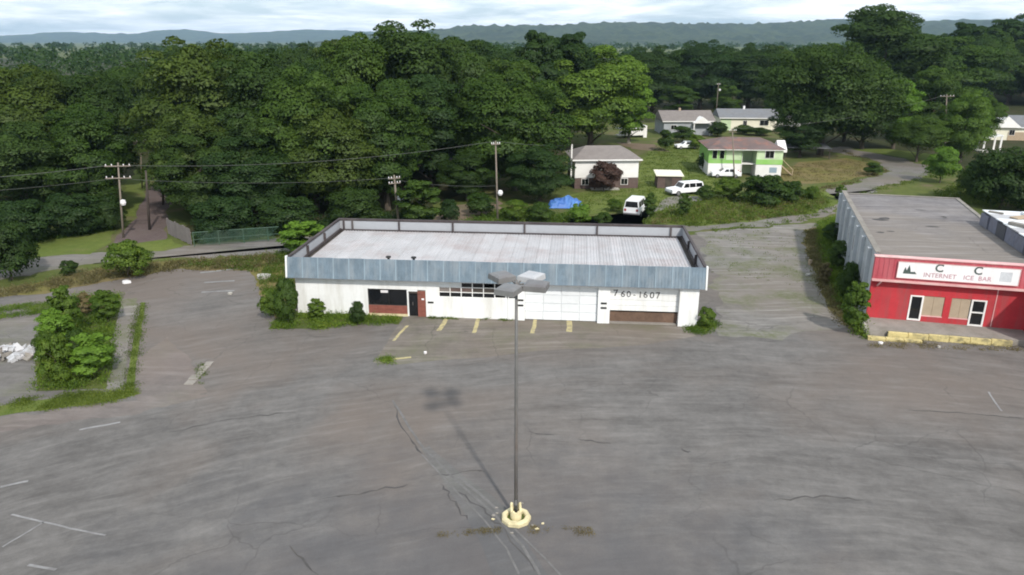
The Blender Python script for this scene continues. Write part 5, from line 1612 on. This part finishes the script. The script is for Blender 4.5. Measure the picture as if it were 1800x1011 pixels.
# ------------------------------------------------------------------ weeds and grass
weeds('tan_weeds', [(-60, 520), (60, 500), (180, 474), (330, 460), (470, 450), (500, 465), (430, 474), (290, 478), (180, 498), (60, 514), (-60, 532)], 900, .55, .10, 'leaf_tan', 'dry tan weeds along the verge of the street', 1)
weeds('verge_weeds', [(300, 470), (480, 448), (520, 440), (515, 540), (480, 565), (455, 520), (460, 480), (380, 472)], 620, .6, .10, 'leaf_grass', 'olive weeds left of the white store', 2)
weeds('store_weeds', [(476, 578), (494, 556), (520, 554), (640, 556), (702, 560), (690, 574), (640, 570), (560, 580)], 620, .42, .08, 'leaf_weed', 'green weeds along the foot of the white store', 3)
weeds('left_grass_strip', [(-40, 565), (-40, 540), (70, 534), (110, 532), (100, 548), (40, 556)], 520, .2, .06, 'leaf_weed', 'green grass strip at the far side of the left parking bay', 4)
weeds('front_grass_strip', [(-40, 730), (-40, 714), (60, 700), (150, 690), (222, 686), (246, 690), (200, 708), (140, 716), (60, 722)], 650, .18, .055, 'leaf_grass', 'grass strip along the front of the left island', 5)
weeds('kerb_grass_strip', [(212, 694), (222, 640), (238, 560), (246, 530), (256, 530), (250, 580), (240, 650), (236, 696)], 460, .2, .055, 'leaf_grass', 'narrow grass strip beside the broken left walk', 6)
weeds('bed_weeds', [(64, 686), (72, 590), (92, 545), (130, 524), (210, 520), (200, 630), (184, 682)], 1500, .6, .09, 'leaf_weed', 'tall weeds filling the left planting bed', 7)
weeds('side_weeds', [(1438, 395), (1470, 384), (1498, 470), (1524, 560), (1526, 598), (1496, 584), (1462, 505), (1440, 440)], 1700, .8, .10, 'leaf_weed', 'weeds crowding the side of the red store', 8)
weeds('street_edge_weeds', [(1236, 412), (1400, 392), (1466, 372), (1534, 340), (1630, 316), (1660, 300), (1640, 296), (1615, 312), (1525, 334), (1460, 364), (1398, 386), (1236, 404)], 420, .35, .11, 'leaf_grass', 'ragged weeds creeping over the edge of the back street', 23)
weeds('bend_weeds', [(1372, 372), (1408, 348), (1484, 328), (1566, 302), (1536, 286), (1480, 264), (1470, 262), (1528, 288), (1552, 302), (1480, 322), (1400, 342), (1362, 372)], 420, .35, .12, 'leaf_tan', 'dry weeds along the inner edge of the street bend', 24)
weeds('lawn_tufts', [(1122, 316), (1130, 286), (1150, 256), (1232, 262), (1238, 304), (1286, 322), (1250, 352), (1140, 370), (1010, 376), (995, 350)], 2200, .16, .09, 'leaf_grass', 'uneven tufts in the lawn between the houses', 25, 8, .5)
weeds('dry_lawn_tufts', [(1378, 320), (1374, 302), (1404, 288), (1490, 281), (1540, 291), (1546, 302), (1468, 320)], 700, .14, .09, 'leaf_tan', 'straw coloured tufts in the dry lawn', 26, 8, .5)
weeds('lane_weeds', [(1240, 415), (1420, 396), (1436, 460), (1470, 520), (1330, 500), (1250, 480)], 170, .08, .06, 'leaf_grass', 'mossy weeds in the joints of the worn lane', 27, 9, .3)
weeds('pasture_dry_weeds', [(1140, 396), (1160, 376), (1300, 352), (1440, 344), (1460, 360), (1400, 378), (1300, 392)], 500, .5, .11, 'leaf_tan', 'dry straw coloured stalks among the open ground weeds', 22)
weeds('dry_strip_weeds', [(1414, 410), (1442, 400), (1464, 500), (1500, 588), (1470, 566), (1440, 505), (1422, 455)], 700, .45, .09, 'leaf_tan', 'dry tan weeds in the shade beside the red store', 21)
weeds('pasture_weeds', [(1130, 398), (1150, 372), (1250, 350), (1300, 345), (1440, 340), (1465, 362), (1420, 376), (1300, 392), (1220, 398)], 1500, .6, .13, 'leaf_grass', 'yellow green weeds on the open ground behind the stores', 9)
weeds('bank_weeds', [(790, 396), (880, 372), (1000, 380), (1000, 394), (900, 400)], 500, .7, .12, 'leaf_weed', 'bright weeds on the bank behind the white store', 10)
weeds('corner_weeds', [(1206, 584), (1212, 574), (1234, 570), (1262, 566), (1256, 580), (1230, 590)], 260, .3, .07, 'leaf_weed', 'weeds at the right foot of the white store', 11)
weeds('ring_weeds', [(770, 944), (772, 936), (880, 928), (884, 938)], 90, .06, .035, 'leaf_tan', 'mossy weeds in the pavement seam left of the lamp ring', 12, 10, .12)
weeds('seam_weeds', [(930, 926), (1040, 928), (1045, 942), (930, 938)], 80, .06, .035, 'leaf_tan', 'mossy weeds in the pavement seam right of the lamp ring', 13, 10, .12)
weeds('kerb_weeds', [(1525, 606), (1620, 600), (1790, 606), (1800, 618), (1620, 614), (1530, 612)], 260, .2, .05, 'leaf_tan', 'low weeds along the yellow kerb', 14, 10, .2)
weeds('apron_weeds', [(654, 638), (658, 626), (690, 630), (690, 640)], 60, .25, .06, 'leaf_weed', 'clump of weeds at the corner of the apron', 15)
weeds('wall_weeds', [(752, 557), (920, 562), (920, 566), (752, 561)], 160, .14, .05, 'leaf_grass', 'thin weeds at the foot of the ribbon window wall', 16, 8, .15)
weeds('stub_weeds', [(345, 640), (360, 640), (364, 676), (346, 676)], 60, .18, .05, 'leaf_grass', 'small weeds growing on the lone kerb remnant', 17, 8, .15)
weeds('tree_line_weeds', [(-100, 455), (30, 440), (60, 418), (200, 398), (205, 404), (60, 428), (30, 450), (-100, 470)], 500, .6, .12, 'leaf_mid', 'rank undergrowth along the left wood edge', 18)
weeds('wood_edge_weeds', [(345, 430), (480, 418), (600, 400), (760, 392), (760, 380), (600, 386), (480, 404), (345, 418)], 900, 1.2, .16, 'leaf_deep', 'shaded undergrowth along the wood behind the white store', 19)
weeds('right_weeds', [(1640, 345), (1700, 318), (1790, 340), (1900, 372), (1740, 366), (1700, 360)], 700, .9, .15, 'leaf_grass', 'rough weeds behind the wrecked white roof', 20)

# ------------------------------------------------------------------ haze
mh, th, oh = new_mat('haze_air')
vol = nd(th, 'ShaderNodeVolumePrincipled', {'Color': (0.56, 0.79, 1.0, 1), 'Density': 9.0e-5, 'Anisotropy': 0.2})
th.links.new(vol.outputs[0], oh.inputs['Volume'])
hz = MB().box(-9000, -300, -1.5, 9000, 9400, 190).build('haze', mh)
tag(hz, 'thin bluish air between the camera and the far hills', None, None, 'stuff')
